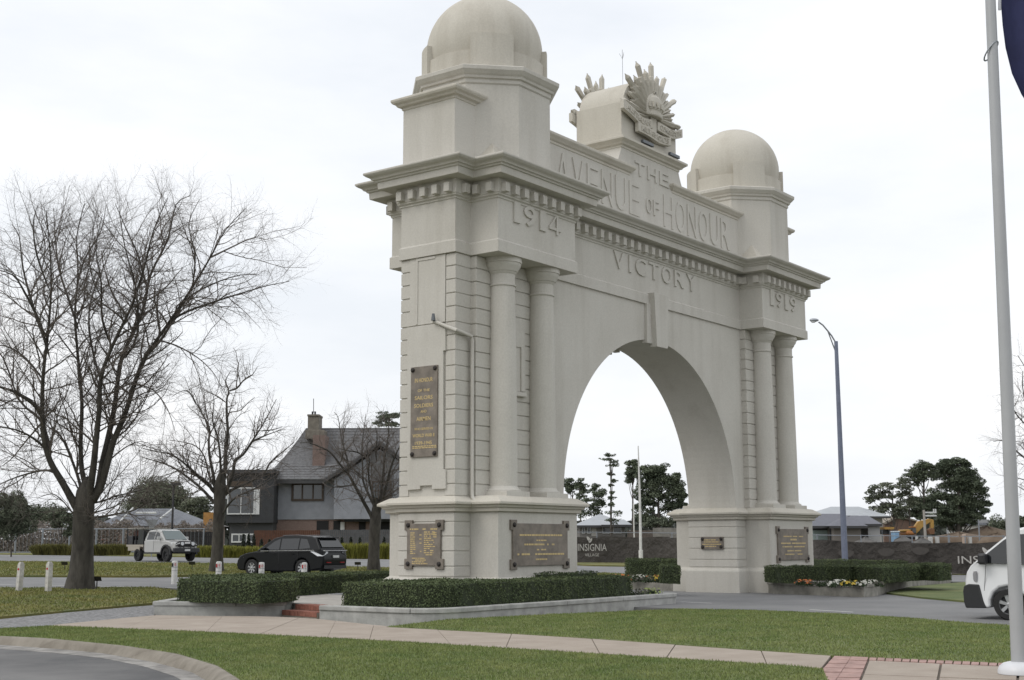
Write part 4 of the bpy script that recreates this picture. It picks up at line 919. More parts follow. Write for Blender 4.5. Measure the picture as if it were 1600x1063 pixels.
tree_px((338, 895), [(338, 890, 12), (339, 870, 9.5), (341, 830, 8.5), (343, 790, 9), (344, 765, 10)],
        [(q8((345, 640), (330, 610), (280, 570), (230, 520), (205, 470)), 4.5, 1.5, 0, -1), (q8((345, 690), (300, 640), (240, 590), (170, 540), (100, 510), (30, 490), (0, 480)), 5, 1.3, 0, 1.5),
         (q8((330, 620), (270, 570), (220, 520), (150, 470), (70, 455), (10, 440)), 4.5, 1.2, 0, -1.8), (q8((365, 640), (352, 560), (335, 470), (332, 400), (335, 340), (300, 270), (270, 220), (240, 150)), 6, 1.3, 0, 1.2),
         (q8((385, 640), (390, 560), (385, 450), (370, 370), (350, 300), (358, 210), (345, 160)), 5, 1.2, 0, -1.4), (q8((395, 640), (410, 560), (415, 460), (425, 370), (420, 280), (420, 200), (430, 160), (415, 110), (440, 60)), 7, 1.2, 0, .6),
         (q8((428, 160), (470, 145), (500, 110), (545, 80), (570, 40)), 3.2, 1, 0, -.6), (q8((420, 220), (380, 190), (340, 170), (290, 150)), 2.6, 1, .3, 1.2),
         (q8((420, 640), (450, 560), (460, 500), (500, 470), (540, 410), (580, 350), (620, 280), (662, 200)), 6, 1.2, 0, -1.0), (q8((540, 405), (590, 385), (640, 365), (705, 345)), 3, 1, -.2, .8), (q8((580, 355), (640, 350), (690, 335)), 2.4, .9, -.2, -.8),
         (q8((400, 680), (450, 640), (520, 610), (600, 560), (640, 500), (700, 450), (750, 410)), 5, 1.2, 0, 1.5), (q8((410, 740), (450, 690), (500, 660), (560, 635), (620, 600), (680, 560)), 3.8, 1.1, 0, -1.8),
         (q8((440, 600), (500, 570), (560, 545), (640, 530)), 3.4, 1, 0, 2.0), (q8((345, 600), (330, 560), (310, 480), (270, 430), (210, 410), (140, 400)), 3.8, 1.1, .5, 1.8), (q8((270, 230), (240, 170), (200, 160), (150, 190)), 2.2, .9, .3, -.8)],
        22, CFG2, 'middle bare tree with spreading limbs standing on the median behind the bollards')
def q5(*a): return [(400+x*.2069, 630+y*.2069) for x, y in a]
tree_px((584, 893), [(584, 889, 11), (584, 870, 9), (585, 840, 8.5), (587, 810, 9)],
        [(q5((880, 870), (820, 760), (760, 650), (700, 540), (640, 470), (560, 370), (480, 330), (400, 300), (330, 300)), 6, 1.2, 0, -1.2), (q5((740, 620), (650, 630), (580, 640), (530, 700)), 2.5, 1, 0, -.7),
         (q5((900, 800), (850, 690), (810, 590), (805, 480), (800, 330), (815, 200), (830, 80)), 5, 1.1, 0, 1.2), (q5((910, 790), (880, 690), (850, 560), (855, 420), (835, 330), (870, 270)), 4.5, 1.1, 0, -1.6),
         (q5((930, 780), (950, 640), (965, 500), (975, 380), (1000, 250), (1005, 130), (1050, 80)), 6, 1.2, 0, .8), (q5((940, 780), (990, 600), (1020, 480), (1060, 380), (1090, 320), (1130, 250)), 5.5, 1.3, 0, -.8),
         (q5((700, 540), (690, 430), (660, 330), (640, 240), (620, 110), (590, 70)), 3.2, 1, -.4, 1.0), (q5((800, 560), (740, 500), (680, 430), (600, 350)), 3, 1, 0, 1.8), (q5((820, 400), (760, 370), (690, 360), (610, 340)), 2.6, .9, .3, -.8),
         (q5((910, 450), (905, 350), (915, 260), (900, 170)), 3, 1, -.5, -1.2), (q5((950, 740), (1010, 700), (1060, 690), (1120, 640)), 3.4, 1, 0, 1.4)],
        33, CFG2, 'bare tree with forked trunk standing between the black car and the near pier')
# tree beyond the right edge, only its outer twigs reach into view
tree_px((1672, 902), [(1672, 900, 15), (1671, 840, 12), (1670, 790, 12)],
        [([(1670, 800), (1650, 740), (1625, 690), (1590, 650), (1565, 612)], 6, 1.3, 0, -1), ([(1668, 790), (1640, 735), (1600, 715), (1572, 690), (1552, 690)], 5, 1.2, 0, 1.2), ([(1670, 790), (1660, 700), (1640, 630), (1612, 590), (1590, 555)], 6, 1.2, 0, .6), ([(1665, 800), (1640, 780), (1605, 752), (1575, 745)], 4, 1.1, 0, -1.4), ([(1675, 790), (1690, 700), (1700, 600), (1690, 520)], 7, 1.4, 0, 0), ([(1660, 740), (1620, 660), (1600, 620), (1598, 580)], 4, 1.1, .5, 2)],
        44, CFG2, 'bare tree at the right edge with only its outer twigs in view')

# ---------------------------------------------------------------- evergreen trees behind
FOL = {'pine': mat('pine_needles', (.080, .100, .070), .85, col2=(.130, .152, .100), vscale=.5, island=.5, spec=.2), 'gum': mat('gum_leaves', (.105, .120, .085), .8, col2=(.165, .180, .125), vscale=.6, island=.5, spec=.2),
       'wattle': mat('dark_small_tree_leaves', (.080, .096, .068), .85, col2=(.130, .145, .100), vscale=.8, island=.5, spec=.2)}
TRK = mat('grey_trunk', (.085, .075, .065), .95, var=.3, vscale=3)
def evergreen(name, label, base_px, dep, top_v, blobs, fol, seed, leaf=.42, dens=1.0, trunk_w=3.5, limbs=True, group='evergreen trees far behind', lean=0, bare=False):
    """blobs: (u, v, ru, rv, fill) clumps of the crown in photo pixels at the tree's depth; every clump is a ball of leaf tufts with its own depth"""
    rng = np.random.default_rng(seed); rnd = random.Random(seed); mp = mpp(dep)
    q = P(base_px[0], base_px[1], dep); base = np.array([q[0], q[1], H(q[1])-.1]); t = thing(name, tuple(base), label, 'tree', group)
    tb = MB(); topp = P(base_px[0]+lean, top_v, dep)
    trk = [base+(topp-base)*k+_rt*(rnd.uniform(-1, 1)*mp*1.2 if 0 < k < 1 else 0) for k in (0, .25, .5, .75, .95)]
    tb.tube(trk, [trunk_w*mp*(1-.75*k) for k in (0, .25, .5, .75, 1)], 8, cap=False)
    V = []; F = []; nv = 0
    for (u, v, ru, rv, fl) in blobs:
        dz = rnd.uniform(-.5, .5)*max(ru, 6)*mp; c = P(u, v, dep+dz)
        if limbs:
            k = min(.95, max(.15, 1-(v+rv*.6-top_v)/(base_px[1]-top_v)))
            s0 = base+(topp-base)*max(.12, k-.14); mid = s0*.45+c*.55+np.array([0, 0, -.3]); tb.tube([s0, mid, c], [max(.05, trunk_w*mp*.32), max(.035, trunk_w*mp*.2), .02], 5, cap=False)
        a, b = ru*mp*1.4, rv*mp*1.5; n = int(max(200, a*b*420*dens*fl/(leaf/.42)**2))
        g = rng.normal(0, 1, (n, 3)); g /= np.linalg.norm(g, axis=1)[:, None]; rr = rng.uniform(.35, 1.12, (n, 1))**.55
        # sub-clumps make the outline uneven
        nc = max(9, int(a*b*9)); cc = rng.normal(0, 1, (nc, 3)); cc /= np.linalg.norm(cc, axis=1)[:, None]; cc *= rng.uniform(.25, 1.0, (nc, 1)); idx = rng.integers(0, nc, n)
        loc = 1.0*cc[idx]+g*rr*np.array([.5, .5, .38])
        pos = c+_rt*(loc[:, :1]*a)+_fw*(loc[:, 1:2]*a*.8)+np.array([0, 0, 1])*(loc[:, 2:]*b)
        vv, ff = leaf_quads(pos, g+np.array([0, 0, .5]), leaf, rng, .7, .5); V.append(vv); F.append(ff+nv); nv += len(vv)
    tb.build('trunk', TRK, t, angle=60)
    if V: mesh_np('crown', np.concatenate(V), np.concatenate(F), FOL[fol], t)
    return t
def q4(*a): return [(860+x*.2258, 680+y*.2258, rx*.2258, ry*.2258, f) for x, y, rx, ry, f in a]
# seen through the arch
evergreen('pine_tree', 'pine with flat topped crown furthest left inside the arch opening', (894, 846), 170, 750, q4((120, 340, 45, 25, .8), (150, 365, 40, 30, .7), (180, 345, 30, 25, .5), (135, 395, 25, 18, .4)), 'pine', 1, 0.28, trunk_w=1.6)
evergreen('pine_tree', 'slender pine second from the left inside the arch opening', (906, 846), 165, 751, q4((212, 330, 32, 22, .9), (225, 375, 34, 26, .8), (205, 420, 26, 18, .6), (235, 445, 28, 15, .5)), 'pine', 2, 0.28, trunk_w=1.6)
evergreen('pine_tree', 'layered pine third from the left inside the arch opening', (928, 846), 160, 756, q4((305, 360, 30, 22, .9), (320, 400, 42, 26, .9), (300, 450, 52, 26, .8), (340, 480, 34, 20, .7), (275, 500, 45, 22, .6), (310, 530, 40, 18, .6), (230, 540, 40, 22, .7)), 'pine', 3, 0.28, trunk_w=1.8)
evergreen('pine_tree', 'tall thin nearly bare conifer with a sparse tuft on top inside the arch', (955, 846), 120, 708, q4((410, 135, 26, 12, .4), (405, 170, 40, 10, .45), (435, 185, 32, 9, .4), (425, 210, 36, 9, .35), (415, 270, 18, 8, .4), (430, 318, 22, 8, .45), (415, 345, 12, 6, .3), (428, 400, 16, 7, .3), (420, 435, 20, 7, .3), (425, 480, 18, 7, .3), (440, 545, 40, 14, .4), (425, 590, 45, 16, .4)), 'pine', 4, 0.19, trunk_w=1.7)
evergreen('pine_tree', 'narrow dark conifer beside the white mast inside the arch', (988, 846), 140, 720, q4((570, 195, 30, 22, 1.2), (555, 230, 34, 28, 1.2), (590, 240, 28, 30, 1.2), (545, 275, 30, 26, 1.1), (575, 290, 36, 28, 1.1), (540, 320, 20, 14, .7), (610, 300, 20, 50, 1.1)), 'pine', 5, 0.23, trunk_w=2.0)
evergreen('pine_tree', 'broad dark cypress pine filling the right of the arch opening', (1028, 848), 130, 730, q4((700, 235, 55, 28, 1.4), (760, 240, 50, 30, 1.4), (680, 290, 60, 40, 1.3), (770, 300, 60, 45, 1.3), (830, 330, 50, 50, 1.3), (865, 310, 30, 35, 1.2), (880, 400, 55, 50, 1.3), (915, 425, 35, 30, 1.1), (660, 350, 55, 40, 1.1), (720, 370, 60, 35, 1.0), (650, 430, 55, 40, 1.2), (690, 480, 45, 35, 1.0), (620, 510, 35, 30, .9), (850, 470, 60, 35, 1.1), (780, 420, 40, 30, .6), (640, 580, 60, 28, .8), (800, 510, 50, 25, .5), (900, 480, 40, 25, 1.0)), 'pine', 6, 0.23, trunk_w=3.0)
evergreen('shrub_tree', 'low dull bushes under the cypress inside the arch opening', (1030, 850), 125, 808, q4((720, 600, 60, 28, .8), (790, 610, 60, 26, .8), (680, 615, 40, 22, .8), (850, 610, 40, 22, .7)), 'wattle', 7, 0.20, trunk_w=1.5)
# right of the arch
def q9(*a): return [(1330+x*.1505, 700+y*.1505, rx*.1505, ry*.1505, f) for x, y, rx, ry, f in a]
evergreen('gum_tree', 'airy gum tree above the grey roof right of the street lamp', (1395, 838), 150, 762, q9((360, 390, 90, 16, .9), (260, 420, 50, 22, .7), (430, 410, 35, 22, .8), (210, 470, 55, 26, .8), (320, 460, 60, 24, .6), (200, 530, 55, 30, .9), (280, 520, 45, 26, .8), (370, 500, 50, 28, .8), (430, 500, 35, 30, .7), (370, 590, 65, 38, 1.2), (260, 630, 60, 22, .8), (330, 650, 50, 22, .8), (480, 650, 70, 34, 1.2), (440, 610, 50, 26, 1.0), (500, 700, 60, 25, 1.0), (560, 720, 40, 22, .9)), 'gum', 8, 0.22, trunk_w=2.6)
evergreen('gum_tree', 'thin feathery gum tree between the airy gum and the dark conifers', (1421, 838), 150, 745, q9((520, 330, 45, 26, .7), (500, 370, 30, 30, .5), (560, 350, 40, 30, .7), (560, 420, 55, 35, .8), (520, 480, 45, 32, .7), (590, 490, 45, 35, .7), (540, 560, 45, 30, .6), (610, 570, 50, 35, .8)), 'gum', 9, 0.21, trunk_w=1.6)
evergreen('pine_tree', 'dark conifer with rounded top left of the biggest conifer on the right', (1443, 838), 155, 722, q9((740, 165, 60, 26, 1.3), (700, 200, 60, 30, 1.2), (790, 200, 60, 30, 1.2), (650, 240, 50, 30, 1.1), (740, 250, 80, 34, 1.1), (640, 300, 60, 30, 1.0), (720, 310, 70, 30, .9), (820, 280, 60, 40, 1.0), (690, 370, 60, 30, .7), (660, 560, 60, 45, 1.1), (740, 580, 90, 50, 1.3), (820, 560, 80, 50, 1.3), (700, 650, 90, 45, 1.3), (790, 660, 90, 45, 1.3), (680, 710, 70, 34, 1.2)), 'pine', 10, 0.25, trunk_w=3.2)
evergreen('pine_tree', 'biggest dark conifer of the clump on the right with wide dense crown', (1496, 838), 160, 717, q9((1090, 135, 70, 30, 1.5), (1010, 160, 80, 36, 1.5), (930, 190, 70, 36, 1.4), (1150, 190, 70, 50, 1.5), (1060, 220, 100, 50, 1.5), (960, 260, 90, 50, 1.3), (1190, 280, 80, 60, 1.5), (1100, 320, 100, 60, 1.5), (1250, 360, 80, 60, 1.5), (1010, 370, 80, 55, 1.1), (1170, 420, 100, 60, 1.5), (1290, 440, 70, 55, 1.4), (920, 490, 90, 50, 1.3), (1020, 500, 90, 60, 1.3), (1250, 530, 100, 60, 1.5), (1330, 580, 70, 50, 1.3), (1130, 560, 90, 60, 1.4), (1370, 640, 60, 40, 1.2), (1270, 650, 90, 50, 1.4), (1000, 620, 90, 55, 1.4), (1120, 680, 90, 55, 1.4), (920, 650, 80, 50, 1.4), (1310, 710, 50, 30, 1.0), (1200, 760, 60, 50, 1.2), (960, 740, 90, 50, 1.4), (1070, 780, 80, 50, 1.3)), 'pine', 11, 0.25, trunk_w=4.0)
# left background
evergreen('small_evergreen', 'small dark evergreen with slim trunk at the left edge before the fence', (18, 862), 96, 765, [(15, 785, 16, 14, 1.3), (28, 800, 18, 16, 1.4), (8, 805, 16, 14, 1.3), (20, 818, 22, 14, 1.4), (34, 822, 12, 10, 1.1), (5, 825, 12, 9, 1.0)], 'wattle', 12, 0.17, trunk_w=1.3)
evergreen('small_evergreen', 'round dark evergreen bush partly behind the big trunk', (96, 855), 110, 800, [(96, 806, 12, 8, 1.2), (105, 815, 14, 10, 1.3), (90, 820, 9, 8, 1.0), (108, 828, 10, 8, 1.0)], 'wattle', 13, 0.17, trunk_w=1.2)
evergreen('gum_tree', 'big rounded grey green tree behind the slate roofs on the left', (250, 850), 210, 752, [(245, 765, 24, 12, 1.4), (262, 775, 24, 14, 1.4), (228, 780, 22, 14, 1.3), (250, 790, 32, 16, 1.5), (275, 792, 16, 14, 1.3), (222, 800, 22, 12, 1.2)], 'gum', 14, 0.33, trunk_w=2.6)
evergreen('gum_tree', 'ragged gum tree behind the yellow hoarding left of the dark house', (305, 850), 190, 776, [(300, 785, 12, 7, .9), (312, 782, 14, 6, .9), (296, 795, 12, 7, .9), (318, 795, 12, 8, 1.0), (306, 806, 16, 8, 1.0), (322, 808, 10, 8, 1.0)], 'gum', 15, 0.28, trunk_w=1.8)
evergreen('gum_tree', 'low dark tree line far left behind the fence', (60, 855), 230, 790, [(45, 800, 14, 8, 1.0), (60, 803, 16, 8, 1.1), (78, 800, 14, 8, 1.0), (66, 810, 22, 8, 1.2)], 'wattle', 16, 0.33, trunk_w=1.2)
evergreen('pine_tree', 'small pine top showing above the tiled roof beside the near pier', (612, 760), 170, 640, [(600, 652, 14, 5, .9), (614, 650, 12, 5, .8), (607, 662, 14, 5, .8), (590, 660, 8, 4, .6)], 'pine', 17, 0.25, trunk_w=1.4)
# ---------------------------------------------------------------- vehicles (local axes: x forward, y to the left, z up)
GLASS = mat('tinted_glass', (.012, .014, .016), .06, spec=.8); GLASSL = mat('clear_windscreen', (.09, .12, .12), .06, spec=.9)
TYRE = mat('tyre_rubber', (.018, .018, .018), .85); ALLOY = mat('alloy_wheel', (.42, .43, .44), .35, .7); DGREY = mat('dark_plastic_trim', (.022, .023, .025), .6)
CHROME = mat('chrome', (.65, .66, .68), .15, 1.); PLATE = mat('number_plate', (.55, .56, .55), .5); LAMPW = mat('clear_lamp', (.60, .62, .64), .12, spec=.8); LAMPR = mat('red_lamp', (.25, .012, .012), .2)
def paint(name, col, rough=.22, coat=.7):
    m = mat(name, col, rough, spec=.4 if coat > .3 else .22); b = m.node_tree.nodes['Principled BSDF']; b.inputs['Coat Weight'].default_value = coat; b.inputs['Coat Roughness'].default_value = .05; return m
class Car:
    def __init__(s, name, loc, heading, label, cat, k=1.0):
        s.t = thing(name, tuple(loc), label, cat); a = math.atan2(heading[1], heading[0])
        s.M = Matrix.Translation(Vector(loc)) @ Matrix.Rotation(a, 4, 'Z') @ Matrix.Scale(k, 4)
    def add(s, mb, name, m, par=None, **kw): return mb.xf(s.M).build(name, m, par or s.t, **kw)
    def solid(s, prof, hw, name, m, par=None, bevel=.04, seg=3):
        """closed side profile (x,z) carried across the width; hw(x,z) gives the half width there"""
        mb = MB(); L = [(x, hw(x, z), z) for x, z in prof]; ml = [(x, hw(x, z)*.5, z) for x, z in prof]; mr = [(x, -hw(x, z)*.5, z) for x, z in prof]; Rr = [(x, -hw(x, z), z) for x, z in prof]
        mb.loft([L, ml, mr, Rr]); o = s.add(mb, name, m, par, bevel=bevel, seg=seg, angle=35); return o
    def side(s, poly, hw, name, m, par=None, th=.012, sides=(1, -1), sub=False):
        out = []
        for sg in sides:
            pts = [(x, sg*(hw(x, z)-.002), z) for x, z in poly]; out.append(s.add(MB().slab(pts, (0, sg, .2), th), name, m, par))
        return out
    def wheel(s, x, y, r, w, rim=.64, spokes=6, par=None):
        sg = 1 if y > 0 else -1; tb = MB(); n = 28
        prof = [(r*.62, -w/2), (r*.93, -w/2), (r, -w/2+.03), (r, w/2-.03), (r*.93, w/2), (r*.62, w/2)]
        tb.loft([[(x+q*math.cos(2*PI*k/n), y+o, r+q*math.sin(2*PI*k/n)) for k in range(n)] for q, o in prof], cap=False); wh = s.add(tb, 'wheel', TYRE, par, angle=30)
        rb = MB(); f = y+sg*(w/2-.03); rr = r*rim
        rb.loft([[(x+q*math.cos(2*PI*k/n), f+sg*o, r+q*math.sin(2*PI*k/n)) for k in range(n)] for q, o in ((rr, -.06), (rr, .015), (rr*.9, .015), (rr*.88, -.05))], cap=False); rm = s.add(rb, 'rim', ALLOY if spokes else DGREY, wh, angle=30)
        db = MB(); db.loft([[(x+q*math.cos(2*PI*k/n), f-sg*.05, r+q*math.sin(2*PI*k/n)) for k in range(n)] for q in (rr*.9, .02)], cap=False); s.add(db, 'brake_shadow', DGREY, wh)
        for k in range(spokes):
            a = 2*PI*k/spokes+.3; c, sn = math.cos(a), math.sin(a); sp = MB(); ww = rr*.17
            q = [(x+c*rr*.08-sn*ww*.7, f+sg*.005, r+sn*rr*.08+c*ww*.7), (x+c*rr*.92-sn*ww, f+sg*.012, r+sn*rr*.92+c*ww), (x+c*rr*.92+sn*ww, f+sg*.012, r+sn*rr*.92-c*ww), (x+c*rr*.08+sn*ww*.7, f+sg*.005, r+sn*rr*.08-c*ww*.7)]
            s.add(sp.slab(q, (0, -sg, 0), .03), 'spoke', ALLOY, wh)
        s.add(MB().loft([[(x+q*math.cos(2*PI*k/12), f+sg*o, r+q*math.sin(2*PI*k/12)) for k in range(12)] for q, o in ((rr*.2, -.03), (rr*.2, .02), (rr*.12, .028))]), 'hub', ALLOY if spokes else DGREY, wh)
def arch_pts(xc, zc, r, zb, rev=False, n=9):
    a0 = math.asin((zb-zc)/r); p = [(xc+r*math.cos(a), zc+r*math.sin(a)) for a in np.linspace(a0, PI-a0, n)]
    return p
# --- black wagon (x=0 rear bumper)
BLK = paint('black_car_paint', (.005, .006, .007), .32, .08)
rw = G(458, 901.5); hd = np.array([0., 1.]); rw[2] = H(rw[1]); KS = 1.03
org = np.array([rw[0]+.80+.30, rw[1]-1.02-.40, rw[2]])
c = Car('car', org, (-.12, .993), 'black station wagon with clear tail lamps driving away behind the bollards', 'car', 1.04)
def hwS(x, z):
    e = abs(x-2.33)/2.33; k = 1-.13*max(0, e-.62)/.38*(max(0, e-.62)/.38) if e > .62 else 1
    return .895*k*(1-.02*max(0, .7-z))
low = [(.10, .33), (.02, .52), (.0, .74), (.05, .98), (.11, 1.09), (.9, 1.075), (2.2, 1.045), (3.25, 1.03), (3.55, 1.03), (4.10, .95), (4.42, .85), (4.60, .68), (4.645, .50), (4.60, .30), (4.40, .24)]+arch_pts(3.72, .36, .40, .24)+[(3.1, .21), (1.6, .21)]+arch_pts(1.05, .36, .40, .24)
body = c.solid(low, hwS, 'body', BLK, bevel=.055)
def hwG(x, z): return .86-(z-1.04)*.33
gl = [(.12, 1.06), (.20, 1.20), (.42, 1.50), (.47, 1.58), (.75, 1.635), (1.5, 1.675), (2.15, 1.67), (2.62, 1.59), (3.05, 1.36), (3.50, 1.04)]
cab = c.solid(gl, hwG, 'cabin', BLK, bevel=.045)
for poly in ([(2.28, 1.10), (3.10, 1.10), (2.62, 1.44), (2.32, 1.55)], [(1.30, 1.11), (2.22, 1.10), (2.25, 1.55), (1.32, 1.56)], [(.66, 1.16), (1.24, 1.12), (1.26, 1.55), (.92, 1.52)]):
    c.side(poly, hwG, 'window', GLASS, cab)
c.add(MB().slab([(.17, .70, 1.19), (.17, -.70, 1.19), (.40, -.62, 1.52), (.40, .62, 1.52)], (-1, 0, .7), .02), 'rear_window', GLASS, cab)
c.add(MB().slab([(3.46, .76, 1.09), (2.72, .62, 1.55), (2.72, -.62, 1.55), (3.46, -.76, 1.09)], (.6, 0, 1), .015), 'windscreen', GLASS, cab)
c.add(MB().box(.30, .66, -.60, .60, 1.565, 1.61), 'roof_spoiler', BLK, cab, bevel=.015)
for sg in (1, -1):
    c.add(MB().tube([(.75, sg*.60, 1.655), (1.5, sg*.62, 1.70), (2.3, sg*.60, 1.68)], .014, 6), 'roof_rail', mat('grey_rail', (.12, .12, .125), .4, .5), cab)
    c.add(MB().box(2.92, 3.12, sg*.86 if sg > 0 else -1.06, 1.06 if sg > 0 else -.86, 1.06, 1.20), 'mirror', BLK, cab, bevel=.04)
    q = [(.03, sg*.50, 1.03), (.03, sg*.50, .96), (.05, sg*.80, .84), (.25, sg*.90, .84), (.62, sg*.905, 1.03)]
    tl = MB(); ins = [(x, y*.93, z) for x, y, z in q]; tl.loft([q, [(x-.03, y*1.015, z) for x, y, z in q]]); c.add(tl, 'tail_lamp', LAMPW, body)
    c.add(MB().box(-.02, .03, sg*.45-.14, sg*.45+.14, .56, .60), 'bumper_reflector', LAMPR, body)
    c.add(MB().slab([(4.30, sg*.62, .86), (4.56, sg*.60, .80), (4.56, sg*.62, .68), (4.22, sg*.84, .78)], (.5, sg*.8, .3), .02), 'headlamp', LAMPW, body)
    for xx in (1.5, 2.45): c.add(MB().box(xx, xx+.20, min(sg*.895, sg*.925), max(sg*.895, sg*.925), .90, .93), 'door_handle', BLK, body)
    c.add(MB().slab([(.42, sg*.893, 1.068), (3.25, sg*.893, 1.04), (3.25, sg*.893, 1.055), (.42, sg*.893, 1.083)], (0, sg, 0), .012), 'belt_strip', CHROME, body)
    for xx in (1.28, 2.26): c.add(MB().slab([(xx, sg*.893, .32), (xx+.012, sg*.893, .32), (xx+.012, sg*.893, 1.03), (xx, sg*.893, 1.03)], (0, sg, 0), .006), 'door_gap', DGREY, body)
c.add(MB().box(-.012, .05, -.74, .74, 1.045, 1.075), 'tailgate_strip', CHROME, body); c.add(MB().box(-.04, .0, -.19, .19, .77, .87), 'number_plate', PLATE, body); c.add(MB().box(-.012, .02, -.72, .72, .33, .47), 'bumper_insert', DGREY, body)
for x in (1.05, 3.72):
    for y in (.79, -.79): c.wheel(x, y, .35, .225, spokes=7)
# --- silver utility with tray
SIL = paint('silver_white_paint', (.37, .37, .36), .35)
nw = G(216, 877); hx = np.array([-.11, -.99]); hx /= np.linalg.norm(hx); lx = np.array([-hx[1], hx[0]])
org = nw-np.array([*(hx*1.25), 0])+np.array([*(lx*(.80)), 0]); org[2] = H(nw[1])-.0
c = Car('utility_truck', org, tuple(hx), 'silver dual cab utility with dark tray canopy and bull bar on the far road', 'truck', 1.04)
ZL = .10
def hwU(x, z): return (.87 if x < 4.5 else .87-(x-4.5)*.22)
low = [(1.95, .55+ZL), (1.93, 1.22), (2.4, 1.24), (3.95, 1.22), (4.20, 1.20), (4.95, 1.10), (5.08, .98), (5.10, .62+ZL)]+arch_pts(4.35, .45, .47, .56, n=9)+[(3.82, .50), (2.0, .50)]
body = c.solid(low, hwU, 'body', SIL, bevel=.05)
def hwV(x, z): return .85-(z-1.22)*.30
gl = [(1.95, 1.20), (1.97, 1.45), (2.06, 1.75), (2.2, 1.83), (3.0, 1.87), (3.35, 1.82), (4.12, 1.20)]
cab = c.solid(gl, hwV, 'cabin', SIL, bevel=.05)
for poly in ([(3.02, 1.27), (3.72, 1.27), (3.36, 1.66), (3.05, 1.73)], [(2.18, 1.27), (2.94, 1.27), (2.96, 1.74), (2.24, 1.72)]): c.side(poly, hwV, 'window', GLASS, cab)
c.add(MB().slab([(4.06, .72, 1.27), (4.06, -.72, 1.27), (3.42, -.60, 1.78), (3.42, .60, 1.78)], (.7, 0, 1), .02), 'windscreen', GLASSL, cab)
c.add(MB().slab([(4.55, .22, 1.175), (4.55, -.22, 1.175), (4.2, -.24, 1.225), (4.2, .24, 1.225)], (0, 0, 1), .045), 'bonnet_scoop', SIL, body, bevel=.02)
for sg in (1, -1):
    c.add(MB().box(3.60, 3.72, min(sg*.84, sg*1.06), max(sg*.84, sg*1.06), 1.26, 1.44), 'mirror', SIL, cab, bevel=.03)
    c.add(MB().slab([(4.75, sg*.80, .98), (5.09, sg*.62, .95), (5.09, sg*.62, 1.06), (4.75, sg*.80, 1.10)], (.5, sg, 0), .03), 'headlamp', LAMPW, body)
    fl = [(4.35+q*math.cos(a), sg*(.87+.06), .45+q*math.sin(a)) for q in (.44, .54) for a in (np.linspace(-.1, PI+.1, 11) if q == .44 else np.linspace(PI+.1, -.1, 11))]
    c.add(MB().slab(fl, (0, -sg, 0), .10), 'flare', DGREY, body)
    c.add(MB().slab([(2.98, sg*.872, .6), (2.995, sg*.872, .6), (2.995, sg*.872, 1.22), (2.98, sg*.872, 1.22)], (0, sg, 0), .006), 'door_gap', DGREY, body)
    c.add(MB().box(2.0, 3.85, min(sg*.80, sg*.92), max(sg*.80, sg*.92), .44, .50), 'side_step', DGREY, body)
c.add(MB().box(4.0, 4.03, .62, .65, 1.85, 1.9), 'snorkel', DGREY, cab)
bb = c.add(MB().box(5.02, 5.24, -.86, .86, .52, .78), 'bumper', DGREY, body, bevel=.04)
for zz in (1.0, 1.14): c.add(MB().tube([(5.10, -.70, zz-.1), (5.22, -.50, zz), (5.24, 0, zz), (5.22, .50, zz), (5.10, .70, zz-.1)], .035, 8), 'bull_bar', BLACKP, bb)
for yy in (-.48, -.22, .22, .48): c.add(MB().tube([(5.20, yy, .74), (5.23, yy, 1.15)], .03, 6), 'bull_bar_post', BLACKP, bb)
for yy in (-.36, .36): c.add(MB().loft([[(5.24+o, yy+q*math.cos(2*PI*k/14), 1.02+q*math.sin(2*PI*k/14)) for k in range(14)] for q, o in ((.02, -.05), (.10, -.03), (.105, .03), (.09, .035))]), 'spot_lamp', LAMPW, bb)
c.add(MB().box(5.24, 5.265, -.18, .18, .60, .71), 'number_plate', PLATE, bb); c.add(MB().box(5.095, 5.12, -.55, .55, .84, 1.02), 'grille', DGREY, body)
tr_ = c.add(MB().box(.0, 1.88, -.90, .90, .86, .98), 'tray', mat('dusty_tray', (.34, .31, .26), .7), None, bevel=.01)
for (x0, x1, y0, y1, z0, z1, nm, mm) in ((.02, .62, -.86, .86, .98, 1.50, 'tool_box', BLACKP), (.72, 1.20, -.82, .82, .98, 1.25, 'drum', DGREY), (1.22, 1.80, -.86, .86, .98, 1.86, 'canopy', mat('dark_green_canopy', (.018, .022, .020), .6))):
    c.add(MB().box(x0, x1, y0, y1, z0, z1), nm, mm, tr_, bevel=.03)
c.add(MB().box(.1, .75, -.5, .5, 1.50, 1.85), 'red_brown_bag', mat('rust_bag', (.10, .04, .03), .9), tr_, bevel=.08)
for x in (.03, 1.0, 1.84):
    for y in (-.86, .86): c.add(MB().box(x-.025, x+.025, y-.025, y+.025, .98, 1.96), 'rack_post', DGREY, tr_)
c.add(MB().box(-.02, 1.95, -.88, .88, 1.94, 1.975), 'rack_top', mat('pale_rack', (.40, .38, .34), .7), tr_)
for y in (-.9, .9): c.add(MB().box(.2, 1.5, min(y, y*.97), max(y, y*.97), .62, .86), 'tray_skirt', mat('dusty_tray', (.2, .18, .15)), tr_)
for x in (1.25, 4.35):
    for y in (.78, -.78): c.wheel(x, y, .375, .255, .58, 0)
c.add(MB().box(.2, 4.9, -.45, .45, .45, .62), 'chassis', BLACKP)
